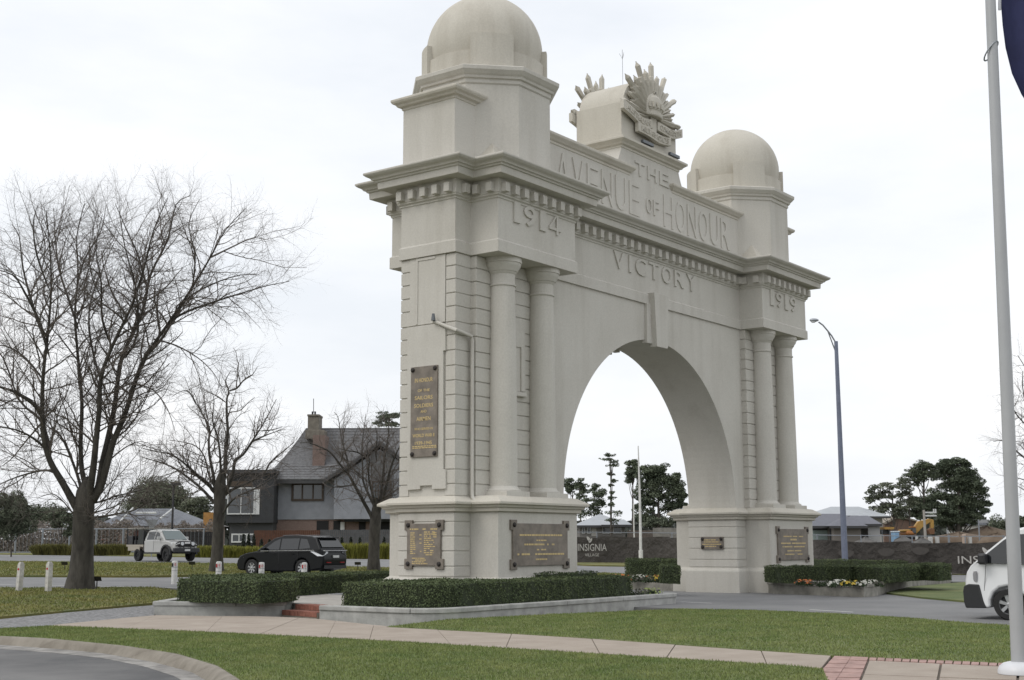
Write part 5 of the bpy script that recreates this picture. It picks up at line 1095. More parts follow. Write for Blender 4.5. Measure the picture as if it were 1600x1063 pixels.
# --- white van entering from the right (x=0 front bumper, negative towards the back)
VWH = paint('white_van_paint', (.70, .71, .72), .3)
fw_ = G(1568, 969); org = np.array([fw_[0]+.83, fw_[1]+.80, 0.0])
c = Car('van', org, (0.0, 1), 'white van with black bumper driving in from the right edge', 'van')
def hwN(x, z):
    k = 1 if x < -.4 else 1-.09*((x+.4)/.4)**2
    t_ = max(0, z-1.15)*.13
    return .93*k-t_
prof = [(-.02, .30), (.0, .55), (-.01, .84), (-.06, 1.03), (-.16, 1.17), (-.56, 1.51), (-.98, 1.84), (-1.20, 1.98), (-1.5, 2.05), (-3.0, 2.08), (-4.6, 2.05), (-4.80, 1.8), (-4.84, .9), (-4.80, .34), (-4.5, .26)]+arch_pts(-3.5, .34, .40, .26)[::-1]+[(-2.9, .26), (-1.5, .26)]+arch_pts(-.95, .34, .40, .26)[::-1]+[(-.3, .26)]
body = c.solid(prof, hwN, 'body', VWH, bevel=.05, seg=3)
c.side([(-.30, 1.225), (-.57, 1.45), (-.92, 1.73), (-1.12, 1.85), (-1.66, 1.87), (-1.66, 1.20)], hwN, 'window', GLASS, body, th=.016)
c.side([(-1.75, 1.24), (-2.9, 1.24), (-2.9, 1.76), (-1.75, 1.77)], hwN, 'window', GLASS, body, th=.016); c.side([(-3.0, 1.24), (-4.5, 1.24), (-4.5, 1.74), (-3.0, 1.76)], hwN, 'window', GLASS, body, th=.016)
c.add(MB().slab([(-.24, .72, 1.25), (-.24, -.72, 1.25), (-1.08, -.68, 1.93), (-1.08, .68, 1.93)], (.6, 0, 1), .02), 'windscreen', GLASS, body)
bmp = c.solid([(.0, .24), (.035, .36), (.045, .60), (.02, .72), (-.10, .77), (-.34, .76), (-.42, .40), (-.48, .25)], lambda x, z: hwN(min(x, -.02), z)+.012, 'bumper', DGREY, bevel=.025)
for sg in (1, -1):
    c.add(MB().slab([(-.02, sg*.70, .84), (-.30, sg*.90, .82), (-.30, sg*.90, 1.05), (-.10, sg*.72, 1.03)], (.7, sg*.7, 0), .03), 'headlamp', mat('dull_lamp', (.30, .30, .31), .2), body)
    c.add(MB().box(-.58, -.40, min(sg*.93, sg*1.16), max(sg*.93, sg*1.16), 1.20, 1.44), 'mirror', BLACKP, body, bevel=.05)
    c.add(MB().slab([(-1.70, sg*.925, .4), (-1.712, sg*.925, .4), (-1.712, sg*.925, 1.2), (-1.70, sg*.925, 1.2)], (0, sg, 0), .008), 'door_gap', DGREY, body)
    c.add(MB().slab([(-.42, sg*.905, .45), (-.43, sg*.905, .45), (-.52, sg*.915, 1.2), (-.51, sg*.915, 1.2)], (0, sg, 0), .008), 'door_gap', DGREY, body)
    c.add(MB().box(-1.62, -1.42, min(sg*.92, sg*.95), max(sg*.92, sg*.95), 1.05, 1.09), 'door_handle', BLACKP, body)
for x in (-.95, -3.5):
    for y in (.80, -.80): c.wheel(x, y, .335, .21, .68, 6)
# ---------------------------------------------------------------- buildings behind, built in a frame facing the viewer
def rowsbrick(name, a, b): return mat(name, a, .9, col2=b, vscale=14, bump=.4, bscale=20)
TILE = mat('grey_shingle', (.125, .126, .130), .85, var=.25, vscale=5, island=.25); BLUEW = mat('blue_grey_render', (.235, .247, .272), .85, var=.10, vscale=1.5, bump=.15)
DARKW = mat('charcoal_cladding', (.028, .030, .033), .75, var=.15, vscale=2); BRK = rowsbrick('red_brick_wall', (.145, .10, .085), (.21, .155, .135)); WFR = mat('white_frame', (.55, .56, .56), .6)
CHIM = mat('tan_chimney_render', (.16, .145, .12), .9, var=.2, vscale=3); HGLASS = mat('house_glass', (.045, .052, .058), .12, spec=.8); OPEN = mat('dark_opening', (.014, .014, .015), .9)
TIMB = mat('rust_brown_boards', (.085, .038, .022), .9, var=.2, vscale=3); GREYF = mat('grey_board_fence', (.075, .078, .082), .9, var=.2, vscale=3)
SLATE = mat('far_slate_roof', (.15, .16, .18), .8, var=.12, vscale=1); METR = mat('pale_metal_roof', (.36, .38, .40), .6, var=.06, vscale=1); BRICKF = mat('far_brown_brick', (.20, .15, .125), .9, var=.15, vscale=5); CREAMW = mat('cream_far_wall', (.42, .41, .38), .9)
YB = np.array([math.sin(YAW), math.cos(YAW), 0.])            # horizontal view direction
class Far:
    """local frame: origin on the ground under pixel u0 at depth dep; X to the right, Y away, Z up, metres"""
    def __init__(s, u0, dep):
        s.dep = dep; q = P(u0, 850, dep); s.o = np.array([q[0], q[1], H(q[1])]); s.u0 = u0
        s.q = 1.0
    def xz(s, u, v, y=0.):
        """pixel to local (x, z) on the vertical plane at local depth y"""
        n = YB; r = ray(u, v); t = ((s.o+YB*y-CAM) @ n)/(r @ n); p = CAM+r*t-s.o; return float(p @ _rt), float(p[2])
    def W(s, x, y, z): return tuple(s.o+_rt*x+YB*y+np.array([0, 0, z]))
    def px(s, pts, y=0.): return [s.xz(u, v, y) for u, v in pts]
    def plate(s, poly, y0, y1, name, m, par, **kw):         # poly in local (x,z)
        return MB().loft([[s.W(x, y0, z) for x, z in poly], [s.W(x, y1, z) for x, z in poly]]).build(name, m, par, **kw)
    def pbox(s, u0, v0, u1, v1, y0, y1, name, m, par, **kw):
        a = s.xz(u0, v0, y0); b = s.xz(u1, v1, y0); x0, x1 = sorted((a[0], b[0])); z0, z1 = sorted((a[1], b[1]))
        return s.plate([(x0, z0), (x1, z0), (x1, z1), (x0, z1)], y0, y1, name, m, par, **kw)
    def window(s, u0, v0, u1, v1, y, par, fr=.09, cols=2, rows=1, fm=None):
        a = s.xz(u0, v0, y); b = s.xz(u1, v1, y); x0, x1 = sorted((a[0], b[0])); z0, z1 = sorted((a[1], b[1]))
        w = s.plate([(x0, z0), (x1, z0), (x1, z1), (x0, z1)], y-.06, y+.05, 'window', HGLASS, par); fm = fm or WFR
        def bar(xa, xb, za, zb): s.plate([(xa, za), (xb, za), (xb, zb), (xa, zb)], y-.12, y-.061, 'frame', fm, w)
        bar(x0, x0+fr, z0, z1); bar(x1-fr, x1, z0, z1); bar(x0+fr, x1-fr, z0, z0+fr); bar(x0+fr, x1-fr, z1-fr, z1)
        for k in range(1, cols): xm = x0+(x1-x0)*k/cols; bar(xm-fr*.35, xm+fr*.35, z0+fr, z1-fr)
        for k in range(1, rows): zm = z0+(z1-z0)*k/rows; bar(x0+fr, x1-fr, zm-fr*.35, zm+fr*.35)
        return w
# --- tiled two-storey house with chimney and its dark modern wing
F = Far(500, 112)
hs = thing('house', tuple(F.o), 'blue grey two storey house with steep shingled roof and tall chimney', 'house')
x0 = F.xz(425, 800)[0]; xE = F.xz(505, 800)[0]; xR = F.xz(690, 800)[0]; zE = F.xz(450, 752)[1]; zR = F.xz(480, 672, 4.)[1]; zB = F.xz(450, 812)[1]; xq = F.xz(478, 672, 4.)[0]
F.plate([(x0, zB), (xR, zB), (xR, zE+.15), (x0, zE+.15)], 0, 8, 'wall', BLUEW, hs); F.plate([(x0+.05, -.3), (xR, -.3), (xR, zB), (x0+.05, zB)], .12, 7.8, 'brick_base', BRK, hs)
# main roof built of overlapping shingle courses, bell-cast at the eave
nC = 18; roof = None
def roof_row(t):                                            # 0 eave .. 1 ridge: (z, y, x left)
    e = t**1.12; return zE+(zR-zE)*(t**1.0*.82+.18*t*t), -1.0+5.0*t**.92, F.xz(410, 752)[0]+(xq-F.xz(410, 752)[0])*(t**.88)
core_ = MB().loft([[F.W(roof_row(0)[2]+.2, -.8, zE-.02), F.W(xR, -.8, zE-.02), F.W(xR, 9, zE-.02), F.W(roof_row(0)[2]+.2, 9, zE-.02)], [F.W(xq+.2, 3.9, zR-.12), F.W(xR, 3.9, zR-.12), F.W(xR, 4.1, zR-.12), F.W(xq+.2, 4.1, zR-.12)]]); roof = core_.build('roof', TILE, hs)
for k in range(nC):
    z0, y0, xl0 = roof_row(k/nC); z1, y1, xl1 = roof_row((k+1)/nC)
    q = [F.W(xl0, y0, z0), F.W(xR, y0, z0), F.W(xR, y1+.05, z1), F.W(xl1, y1+.05, z1)]
    mb = MB().loft([q, [tuple(np.array(p)+np.array([0, 0, .14])-YB*.06) for p in q]]); mb.build('shingle_course', TILE, roof)
    ql = [F.W(xl0, y0, z0), F.W(xl0, 9-y0*.0, z0), F.W(xl1, 9-.5*k/nC, z1), F.W(xl1, y1+.05, z1)]
    MB().loft([ql, [tuple(np.array(p)+np.array([0, 0, .10])-_rt*.05) for p in ql]]).build('shingle_course', TILE, roof)
F.plate([(F.xz(411, 752)[0], zE-.25), (xE+.2, zE-.25), (xE+.2, zE-.02), (F.xz(411, 752)[0], zE-.02)], -1.05, -.9, 'eave_board', mat('dark_board', (.05, .05, .052), .8), roof)
F.plate([(xq, zR-.02), (xR, zR-.02), (xR, zR+.15), (xq, zR+.15)], 3.85, 4.2, 'ridge_cap', TILE, roof)
# cross gable at the right
gx0, gz0 = F.xz(507, 752, -1.6); gxp, gzp = F.xz(593, 695, -1.6); gx1 = gxp+(gxp-gx0)*1.0
F.plate([(gx0+.8, zB), (gx1, zB), (gx1, gz0), (gxp, gzp-.4), (gx0+.8, gz0+.15)], -1.4, 1.5, 'gable_wall', BLUEW, hs)
for sg, xa in ((1, gx0), (-1, gx1)):
    mid = (xa+(gxp-xa)*.45, gz0+(gzp-gz0)*.36)
    pl = [(xa, gz0-.1), mid, (gxp, gzp), (gxp, gzp+.3), (mid[0], mid[1]+.3), (xa, gz0+.18)]
    F.plate(pl, -1.9, -1.5, 'bargeboard', mat('dark_board', (.05, .05, .052)), hs)
    rp_ = [F.W(xa, -1.7, gz0+.19), F.W(mid[0], -1.7, mid[1]+.31), F.W(gxp, -1.7, gzp+.31), F.W(gxp, 3.5, gzp+.31), F.W(mid[0], 3.5, mid[1]+.31), F.W(xa, 3.5, gz0+.19)]
    MB().loft([rp_[:3]+rp_[3:], [tuple(np.array(p)+np.array([0, 0, .12])) for p in rp_]]).build('gable_roof', TILE, hs)
F.pbox(580, 706, 613, 751, -1.47, -1.41, 'tile_hung_panel', TILE, hs); F.window(581, 752, 612, 782, -1.40, hs, .12, 3, 2, mat('brown_frame', (.06, .045, .035), .8))
F.window(456, 755, 506, 783, 0, hs, .18, 3, 1, mat('brown_frame', (.06, .045, .035)))
for (u0, u1) in ((495, 513), (521, 532), (561, 571), (582, 625)): F.pbox(u0, 814, u1, 829, .06, .14, 'opening', OPEN, hs)
F.pbox(532, 816, 538, 829, -.05, .11, 'white_door_panel', WFR, hs); F.pbox(538, 811, 640, 815, -.9, .1, 'lower_canopy', DARKW, hs)
ch = F.pbox(481, 649, 498, 674, 2.2, 4.2, 'chimney', CHIM, hs, bevel=.03); F.pbox(477, 672, 507, 686, 2.0, 4.4, 'chimney_shoulder', CHIM, ch, bevel=.05); F.pbox(489, 680, 507, 738, .55, 3.4, 'chimney_stack', BRK, ch); F.pbox(480, 647.5, 499, 650.5, 2.1, 4.3, 'chimney_cap', CHIM, ch, bevel=.02)
for u in (487, 491): F.pbox(u, 643, u+2, 648, 3, 3.3, 'chimney_pot', DARKW, ch)
MB().tube([F.W(*[F.xz(490, 645, 3)[0], 3, F.xz(490, 645, 3)[1]]), F.W(F.xz(490, 623, 3)[0], 3, F.xz(490, 623, 3)[1])], .03, 5).build('aerial', DARKW, ch)
MB().tube([F.W(F.xz(429, 760)[0], -.08, zE), F.W(F.xz(429, 760)[0], -.08, zB-1.6)], .12, 8).build('downpipe', WFR, hs)
F2 = Far(390, 110); wg_ = thing('house_extension', tuple(F2.o), 'charcoal flat roofed modern extension with large white framed window', 'house extension')
F2.pbox(355, 739, 427, 817, 0, 6, 'upper_storey', DARKW, wg_); F2.pbox(352, 734, 429, 739.5, -.4, 6.2, 'flat_roof', mat('dark_board', (.05, .05, .052)), wg_); F2.pbox(359, 817, 426, 852, .5, 6, 'lower_storey', mat('dark_grey_lower', (.05, .052, .055), .8), wg_)
F2.window(356, 762, 398, 804, 0, wg_, .10, 2, 1); F2.pbox(398, 764, 405, 804, -.05, .01, 'window_return', WFR, wg_); F2.pbox(356, 752, 394, 760, -.03, .02, 'brown_cladding_strip', mat('brown_cladding', (.08, .06, .045), .9), wg_); F2.window(362, 834, 398, 848, .5, wg_, .12, 3, 1)
# fences before the house
FB = Far(480, 104)
def board_fence(F, u0, u1, v0, v1, y, name, label, m, n, rail=True):
    a = F.xz(u0, v0, y); b = F.xz(u1, v1, y); x0, x1 = a[0], b[0]; zt = a[1]; t = thing(name, F.W(x0, y, 0), label, 'fence'); w = (x1-x0)/n; rr = random.Random(n)
    for k in range(n): F.plate([(x0+w*k+.008, -.2), (x0+w*(k+1)-.008, -.2), (x0+w*(k+1)-.008, zt+rr.uniform(-.02, .02)), (x0+w*k+.008, zt)], y+rr.uniform(0, .015), y+.03, 'board', m, t)
    F.plate([(x0, zt*.75), (x1, zt*.75), (x1, zt*.75+.08), (x0, zt*.75+.08)], y+.032, y+.08, 'rail', m, t)
board_fence(FB, 397, 500, 829, 850, 0, 'board_fence', 'rust brown board fence in front of the tiled house', TIMB, 34)
board_fence(FB, 500, 640, 828, 850, .3, 'board_fence', 'grey board fence in front of the tiled house near the pier', GREYF, 46)
board_fence(Far(300, 118), 285, 345, 831, 850, 0, 'board_fence', 'low charcoal fence left of the dark extension', mat('charcoal_fence', (.02, .02, .022), .9), 20)
# --- grass clumps along the far road
TUSS = mat('yellow_green_tussock', (.190, .205, .040), .9, col2=(.300, .280, .050), vscale=.8, island=.45)
TUSSD = mat('olive_tussock', (.110, .112, .034), .9, col2=(.190, .172, .050), vscale=.8, island=.45)
def tussock(u, v, w, h, m, label, group, seed, yoff=0):
    rng = np.random.default_rng(seed); p = G(u, v); d = float(np.dot(p-CAM, CF)); mp = mpp(d); R = w*mp/2; hh = h*mp; t = thing('grass_tussock', tuple(p), label, 'ornamental grass', group)
    n = 420; a = rng.uniform(0, 2*PI, n); rr = R*.75*np.sqrt(rng.uniform(0, 1, n)); b = p+np.stack([rr*np.cos(a), rr*np.sin(a)*.8, np.zeros(n)-.05], 1)
    lean = np.stack([np.cos(a), np.sin(a), np.zeros(n)], 1)*(.45*rr/R+rng.uniform(0, .25, n))[:, None]*hh; top = b+lean+np.array([0, 0, 1])*(hh*rng.uniform(.65, 1.08, n)*(1-.25*(rr/R)**2))[:, None]
    mid = b*.45+top*.55+np.array([0, 0, .12])*hh; s = rng.normal(0, 1, (n, 3)); s[:, 2] = 0; s /= np.linalg.norm(s, axis=1)[:, None]; wd = s*.035
    v_ = np.stack([b-wd, b+wd, mid+wd*.9, top, mid-wd*.9], 1).reshape(-1, 3); f = np.arange(5*n).reshape(n, 5); mesh_np('blades', v_, f, m, t)
ORD = ['first', 'second', 'third', 'fourth', 'fifth', 'sixth', 'seventh', 'eighth', 'ninth', 'tenth']
k = 0
for i, u in enumerate(list(range(60, 112, 11))+list(range(150, 196, 11))):
    tussock(u, 867.5, 20, 19, TUSSD, ORD[i]+' olive grass tussock from the left in the row before the mesh fence', 'olive grasses left of the utility', 300+k); k += 1
for i, u in enumerate(range(305, 366, 11)):
    tussock(u, 871, 19, 20, TUSS, ORD[i]+' yellow green grass tussock right of the silver utility', 'yellow green grasses along the far road', 300+k); k += 1
for i, u in enumerate(range(370, 412, 11)): tussock(u, 871, 19, 19, TUSS, ORD[i]+' yellow green grass tussock from the middle tree towards the black car', 'yellow green grasses behind the black car', 300+k); k += 1
for i, u in enumerate(range(528, 612, 11)): tussock(u, 873, 20, 26, TUSS, ORD[i]+' tall yellow green tussock from the black car towards the near pier', 'yellow green grasses near the pier', 300+k); k += 1
CON = mat('dark_conifer_shrub', (.018, .024, .016), .9, island=.5)
def cshrub(u, v, w, h, seed, label):
    rng = np.random.default_rng(seed); p = P(u, v, 102); p[2] = H(p[1]); mp = mpp(102); n = 260; z = rng.uniform(0, 1, n); a = rng.uniform(0, 2*PI, n); r = w*mp/2*(1-z)**.6*rng.uniform(.5, 1.1, n)
    q = p+np.stack([r*np.cos(a), r*np.sin(a), z*h*mp], 1); vv, ff = leaf_quads(q, np.stack([np.cos(a), np.sin(a), .4+0*a], 1), .22, rng); t = thing('conifer_shrub', tuple(p), label, 'shrub', 'small conifers before the fences'); mesh_np('foliage', vv, ff, CON, t); MB().tube([p-np.array([0, 0, .2]), p+np.array([0, 0, h*mp*.8])], [.06, .02], 5).build('stem', TRK, t)
for i, u in enumerate((380, 388, 396)): cshrub(u, 860, 9, 34, 400+i, ORD[i]+' small conifer from the left below the white framed window')
for i, u in enumerate((408, 421, 434, 450, 466)): cshrub(u, 860, 9, 26, 410+i, ORD[i]+' small conifer from the left before the rust brown fence')
for i, u in enumerate((508, 521, 534, 548, 562, 600)): cshrub(u, 862, 9, 30, 420+i, ORD[i]+' small conifer from the left before the grey fence')
# --- far left: mesh fence, slate roofed houses, signs
FF = Far(150, 118); FM = mat('fence_pipe', (.24, .26, .29), .6, .3); MESH = mat('brown_screen_hedge', (.175, .152, .135), .95, col2=(.215, .19, .17), vscale=2)
cf = thing('mesh_fence', FF.W(FF.xz(-60, 850)[0], 0, 0), 'pipe framed mesh fence along the far left of the road', 'fence')
for u in range(-60, 330, 42): x = FF.xz(u, 850)[0]; MB().tube([FF.W(x, 0, -.2), FF.W(x, 0, FF.xz(u, 827)[1])], .09, 6).build('post', FM, cf)
xa, xb = FF.xz(-60, 827)[0], FF.xz(320, 827)[0]; zt = FF.xz(100, 827)[1]
for z in (zt, .12): MB().tube([FF.W(xa, 0, z), FF.W(xb, 0, z)], .05, 6).build('rail', FM, cf)
mw = MB()
for k in range(int((xb-xa)/.35)): mw.tube([FF.W(xa+k*.35, 0, .1), FF.W(xa+k*.35, 0, zt)], .012, 3, cap=False)
o_ = mw.build('mesh_wires', FM, cf); o_['kind'] = 'stuff'
sc_ = Far(150, 128); sw = MB(); n = 60; xs = np.linspace(sc_.xz(-80, 850)[0], sc_.xz(335, 850)[0], n); rr = random.Random(5)
hp = [sc_.xz(80, 805)[1]*rr.uniform(.62, .9) for _ in range(n)]
rng = np.random.default_rng(77); N = 42000; qx = rng.uniform(xs[0], xs[-1], N); qz = rng.uniform(0, 1, N)*np.interp(qx, xs, hp); qy = rng.normal(0, .6, N)
pos = sc_.o+_rt*qx[:, None]+YB*qy[:, None]+np.array([0, 0, 1.])*qz[:, None]; vv, ff = leaf_quads(pos, np.tile(-YB, (N, 1)), .17, rng, .8)
bh = thing('bare_hedgerow', tuple(sc_.o), 'tall brown leafless hedgerow behind the mesh fence', 'hedgerow'); mesh_np('twigs', vv, ff, MESH, bh)
F3 = Far(240, 150); h3 = thing('house', tuple(F3.o), 'brick house with grey slate hip roof behind the silver utility', 'house')
def hip(F, par, u0, u1, vE, ua, ub, vR, m, y0=-.6, dep=9., wall=None, vB=850, name='roof'):
    x0, zE = F.xz(u0, vE, y0); x1 = F.xz(u1, vE, y0)[0]; ym = y0+dep/2; xa, zR = F.xz(ua, vR, ym); xb = F.xz(ub, vR, ym)[0]
    r = MB().loft([[F.W(x0, y0, zE), F.W(x1, y0, zE), F.W(x1, y0+dep, zE), F.W(x0, y0+dep, zE)], [F.W(xa, ym-.02, zR), F.W(xb, ym-.02, zR), F.W(xb, ym+.02, zR), F.W(xa, ym+.02, zR)]]).build(name, m, par)
    F.plate([(x0, zE-.22), (x1, zE-.22), (x1, zE-.01), (x0, zE-.01)], y0-.03, y0+.06, 'fascia', mat('dark_board', (.05, .05, .052)), r)
    if wall: F.plate([(x0+.5, -.3), (x1-.5, -.3), (x1-.5, zE-.02), (x0+.5, zE-.02)], y0+.6, y0+dep-.6, 'wall', wall, par)
    return r, (x0, zE, x1, xa, zR, xb)
r3, g3 = hip(F3, h3, 148, 318, 822, 208, 272, 795, SLATE, wall=rowsbrick('salmon_brick', (.24, .11, .085), (.30, .16, .13)))
for (ua, va, ub, vb) in ((208, 795, 182, 822), (272, 795, 250, 812), (212, 803, 244, 803)):
    pa = F3.xz(ua, va, 1.2); pb_ = F3.xz(ub, vb, -.8); MB().tube([F3.W(pa[0], 1.2, pa[1]+.1), F3.W(pb_[0], -.8, pb_[1]+.1)], .12, 5).build('roof_edge_trim', WFR, r3)
F4 = Far(300, 165); h4 = thing('house', tuple(F4.o), 'low brick house with grey roof between the utility and the middle tree', 'house'); hip(F4, h4, 255, 335, 822, 278, 300, 808, mat('brown_grey_roof', (.13, .12, .115), .9), wall=BRICKF)
F5 = Far(325, 132); yb_ = thing('hoarding', tuple(F5.o), 'orange yellow hoarding board beside the middle tree trunk', 'hoarding'); F5.pbox(318, 801, 332, 834, 0, .1, 'board', mat('orange_board', (.36, .19, .06), .9, var=.2), yb_); F5.pbox(320, 834, 322, 850, 0, .1, 'leg', DARKW, yb_); F5.pbox(328, 834, 330, 850, 0, .1, 'leg', DARKW, yb_)
F6 = Far(236, 98); gs = thing('give_way_sign', tuple(F6.o), 'grey back of a triangular give way sign above the utility', 'road sign'); F6.plate(F6.px([(227, 812), (247, 812), (239.5, 827), (234.5, 827)]), 0, .03, 'sign_plate', mat('grey_sign_back', (.20, .21, .21), .6, .4), gs); MB().tube([F6.W(F6.xz(237, 850)[0], .06, -.2), F6.W(F6.xz(237, 812)[0], .06, F6.xz(237, 813)[1])], .04, 6).build('post', FM, gs)
F7 = Far(268, 104); lp_ = thing('area_light', tuple(F7.o), 'slim black lamp pole with flat head left of the middle tree', 'street lamp'); x = F7.xz(268, 850)[0]; MB().tube([F7.W(x, 0, -.2), F7.W(x, 0, F7.xz(268, 756)[1])], .085, 8).build('pole', BLACKP, lp_); F7.pbox(267, 754.5, 280, 758.5, -.25, .25, 'lamp_head', BLACKP, lp_)
# --- house and fences seen through the arch
F8 = Far(945, 125); h8 = thing('house', tuple(F8.o), 'pale roofed house seen through the arch behind the dark screen', 'house'); hip(F8, h8, 898, 986, 821, 935, 940, 804, METR, wall=mat('grey_brown_wall', (.20, .19, .18), .9)); r8, _ = hip(F8, h8, 940, 988, 820, 955, 975, 812, METR, y0=-1.2, dep=6)
for (u0, u1) in ((909, 914), (917, 923), (941, 955), (958, 971)): F8.window(u0, 824, u1, 834, 0.0, h8, .06, 1, 1)
F8.pbox(924, 822, 932, 838, -.06, -.02, 'door', CREAMW, h8)
board_fence(Far(1040, 118), 1020, 1062, 825, 850, 0, 'paling_fence', 'weathered paling fence seen through the arch at the right', mat('grey_palings', (.22, .21, .19), .9, var=.2), 22)
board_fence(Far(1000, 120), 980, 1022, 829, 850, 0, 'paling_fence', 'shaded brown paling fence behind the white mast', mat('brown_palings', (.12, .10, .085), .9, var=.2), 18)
FP = Far(1001, 84); mp_ = thing('white_mast', tuple(FP.o), 'tall slim white mast seen through the arch opening', 'mast'); x = FP.xz(1001, 850)[0]; MB().tube([FP.W(x, 0, -.2), FP.W(x, 0, FP.xz(1001, 780)[1]), FP.W(x-.05, 0, FP.xz(998, 697)[1])], [.10, .075, .035], 10).build('pole', WHITE, mp_); MB().tube([FP.W(x, 0, 0), FP.W(x, 0, .9)], .14, 10).build('sleeve', WHITE, mp_)
FP2 = Far(991, 96); mp2 = thing('white_mast', tuple(FP2.o), 'short thin white pole left of the tall mast', 'mast'); x = FP2.xz(991, 850)[0]; MB().tube([FP2.W(x, 0, -.2), FP2.W(x, 0, FP2.xz(991, 786)[1])], .045, 8).build('pole', WHITE, mp2)
# --- screened construction fence with its lettering
SCR = mat('dark_shade_cloth', (.040, .036, .033), .95, col2=(.075, .068, .062), vscale=.35, bump=.5, bscale=3, detail=8); _sb = [n for n in SCR.node_tree.nodes if n.type == 'BUMP'][0]; _sb.inputs['Distance'].default_value = .25; _sb.inputs['Strength'].default_value = .8
SIGNW = mat('white_print', (.42, .41, .39), .8)
fence_l = [np.array(G(u, v)[:2]) for u, v in ((870, 879), (1000, 880), (1120, 884), (1290, 893), (1500, 897.5), (1700, 903))]
ftop = {0: 834, 1: 835, 2: 838, 3: 845, 4: 851, 5: 855}
scf = thing('screened_fence', (*fence_l[0], H(fence_l[0][1])), 'temporary construction fence wrapped in dark shade cloth with white lettering', 'fence')
def fence_pt(s): return along(fence_l, s)[0]
Lf = along(fence_l, 0)[1]; npan = int(Lf/2.6)
def ftz(p):                                                  # top height of the screen, a little over head height in the distance
    return 1.75+.10*math.sin(p[0]*.3)
rr = random.Random(8)
for k in range(npan):
    s0, s1 = Lf*k/npan, Lf*(k+1)/npan; nx, nz = 9, 6; vs = []; fs = []; ph = rr.uniform(0, 6)
    a_, b_ = fence_pt(s0), fence_pt(s1); d_ = (b_-a_)/np.linalg.norm(b_-a_); nn_ = np.array([-d_[1], d_[0]])
    for i in range(nx):
        for j in range(nz):
            s = s0+(s1-s0)*i/(nx-1); p = fence_pt(s); t_ = j/(nz-1); bul = .16*math.sin(PI*i/(nx-1))*math.sin(PI*t_*.9)*rr.uniform(.3, 1.2)+.06*math.sin(i*2.2+j*1.3+ph)
            if i in (0, nx-1): bul = 0
            zt_ = ftz(p)+(.05*math.sin(PI*i/(nx-1)+ph)); vs.append((p[0]+nn_[0]*bul, p[1]+nn_[1]*bul, H(p[1])+.02+zt_*t_))
    for i in range(nx-1):
        for j in range(nz-1): fs.append((i*nz+j, (i+1)*nz+j, (i+1)*nz+j+1, i*nz+j+1))
    link('shade_cloth', vs, fs, SCR, scf, True)
    q = fence_pt(s0)+nn_*.22; MB().tube([(q[0], q[1], H(q[1])-.1), (q[0], q[1], H(q[1])+2.05)], .03, 6).build('fence_post', FM, scf)
for z in (2.0,):
    for k in range(len(fence_l)-1):
        a_, b_ = fence_l[k], fence_l[k+1]; d_ = (b_-a_)/np.linalg.norm(b_-a_); n_ = np.array([-d_[1], d_[0]])*.22; MB().tube([(*(a_+n_), H(a_[1])+z), (*(b_+n_), H(b_[1])+z)], .022, 5).build('top_rail', FM, scf)
def fence_text(body, u0, u1, v0, v1, off=-.30):
    """printed letters on the cloth between two pixel columns"""
    r0 = ray(u0, (v0+v1)/2); r1 = ray(u1, (v0+v1)/2)
    def onf(u, v):
        r = ray(u, v); best = None
        for k in range(len(fence_l)-1):
            a_, b_ = fence_l[k], fence_l[k+1]; d_ = b_-a_; n_ = np.array([-d_[1], d_[0]]); n_ = n_/np.linalg.norm(n_); den = r[:2] @ n_; t = ((a_+n_*off*np.sign(-den)*np.sign(-1)*1.0-CAM[:2]) @ n_)/den; p = CAM+r*t; w = ((p[:2]-a_) @ d_)/(d_ @ d_)
            if -.02 <= w <= 1.02 and (best is None): best = p
        return best
    pa, pb2 = onf(u0, v1), onf(u1, v1); pt_ = onf(u0, v0)
    if pa is None or pb2 is None or pt_ is None: return None
    wv = pb2-pa; L = np.linalg.norm(wv); h = pt_[2]-pa[2]
    return pa, wv, L, h
def print_text(body, u0, u1, v0, v1, bold=.0, spacing=1.0):
    q = fence_text(body, u0, u1, v0, v1)
    if q is None: return
    pa, wv, L, h = q; v, f = text_mesh(body, h, .004, L, spacing, bold); e = wv/L
    toward = np.array([-e[1], e[0], 0]);  toward = toward if toward @ (CAM-pa) > 0 else -toward
    vv = pa+v[:, :1]*e+v[:, 2:]*np.array([0, 0, 1.])+toward*(-v[:, 1:2]); link('lettering', vv, f, SIGNW, scf)
def print_leaf(u, v, s):
    q = fence_text('', u-s, u+s, v-s, v+s)
    if q is None: return
    pa, wv, L, h = q; e = wv/L; toward = np.array([-e[1], e[0], 0]); toward = toward if toward @ (CAM-pa) > 0 else -toward
    for (cx_, cz_, a, k) in ((.38, .62, 2.2, 1.0), (.66, .40, .9, .9)):
        pts = []
        for t in np.linspace(0, 2*PI, 14, endpoint=False):
            r = .30*k*(abs(math.cos(t))**.8); lx_, lz_ = .42*k*math.cos(t), .20*k*math.sin(t)*(1-.3*math.cos(t)); x_ = cx_+lx_*math.cos(a)-lz_*math.sin(a); z_ = cz_+lx_*math.sin(a)+lz_*math.cos(a); pts.append(tuple(pa+e*L*x_+np.array([0, 0, h*z_])))
        MB().slab(pts, tuple(toward), .006).build('leaf_emblem', SIGNW, scf)
print_text('INSIGNIA', 903, 948, 850, 861, .0); print_text('VILLAGE', 914, 936, 865, 869.5); print_leaf(921, 843.5, 5.5)
print_text('INSIGNIA', 1497, 1600, 869, 881, .0); print_leaf(1541, 862, 7)
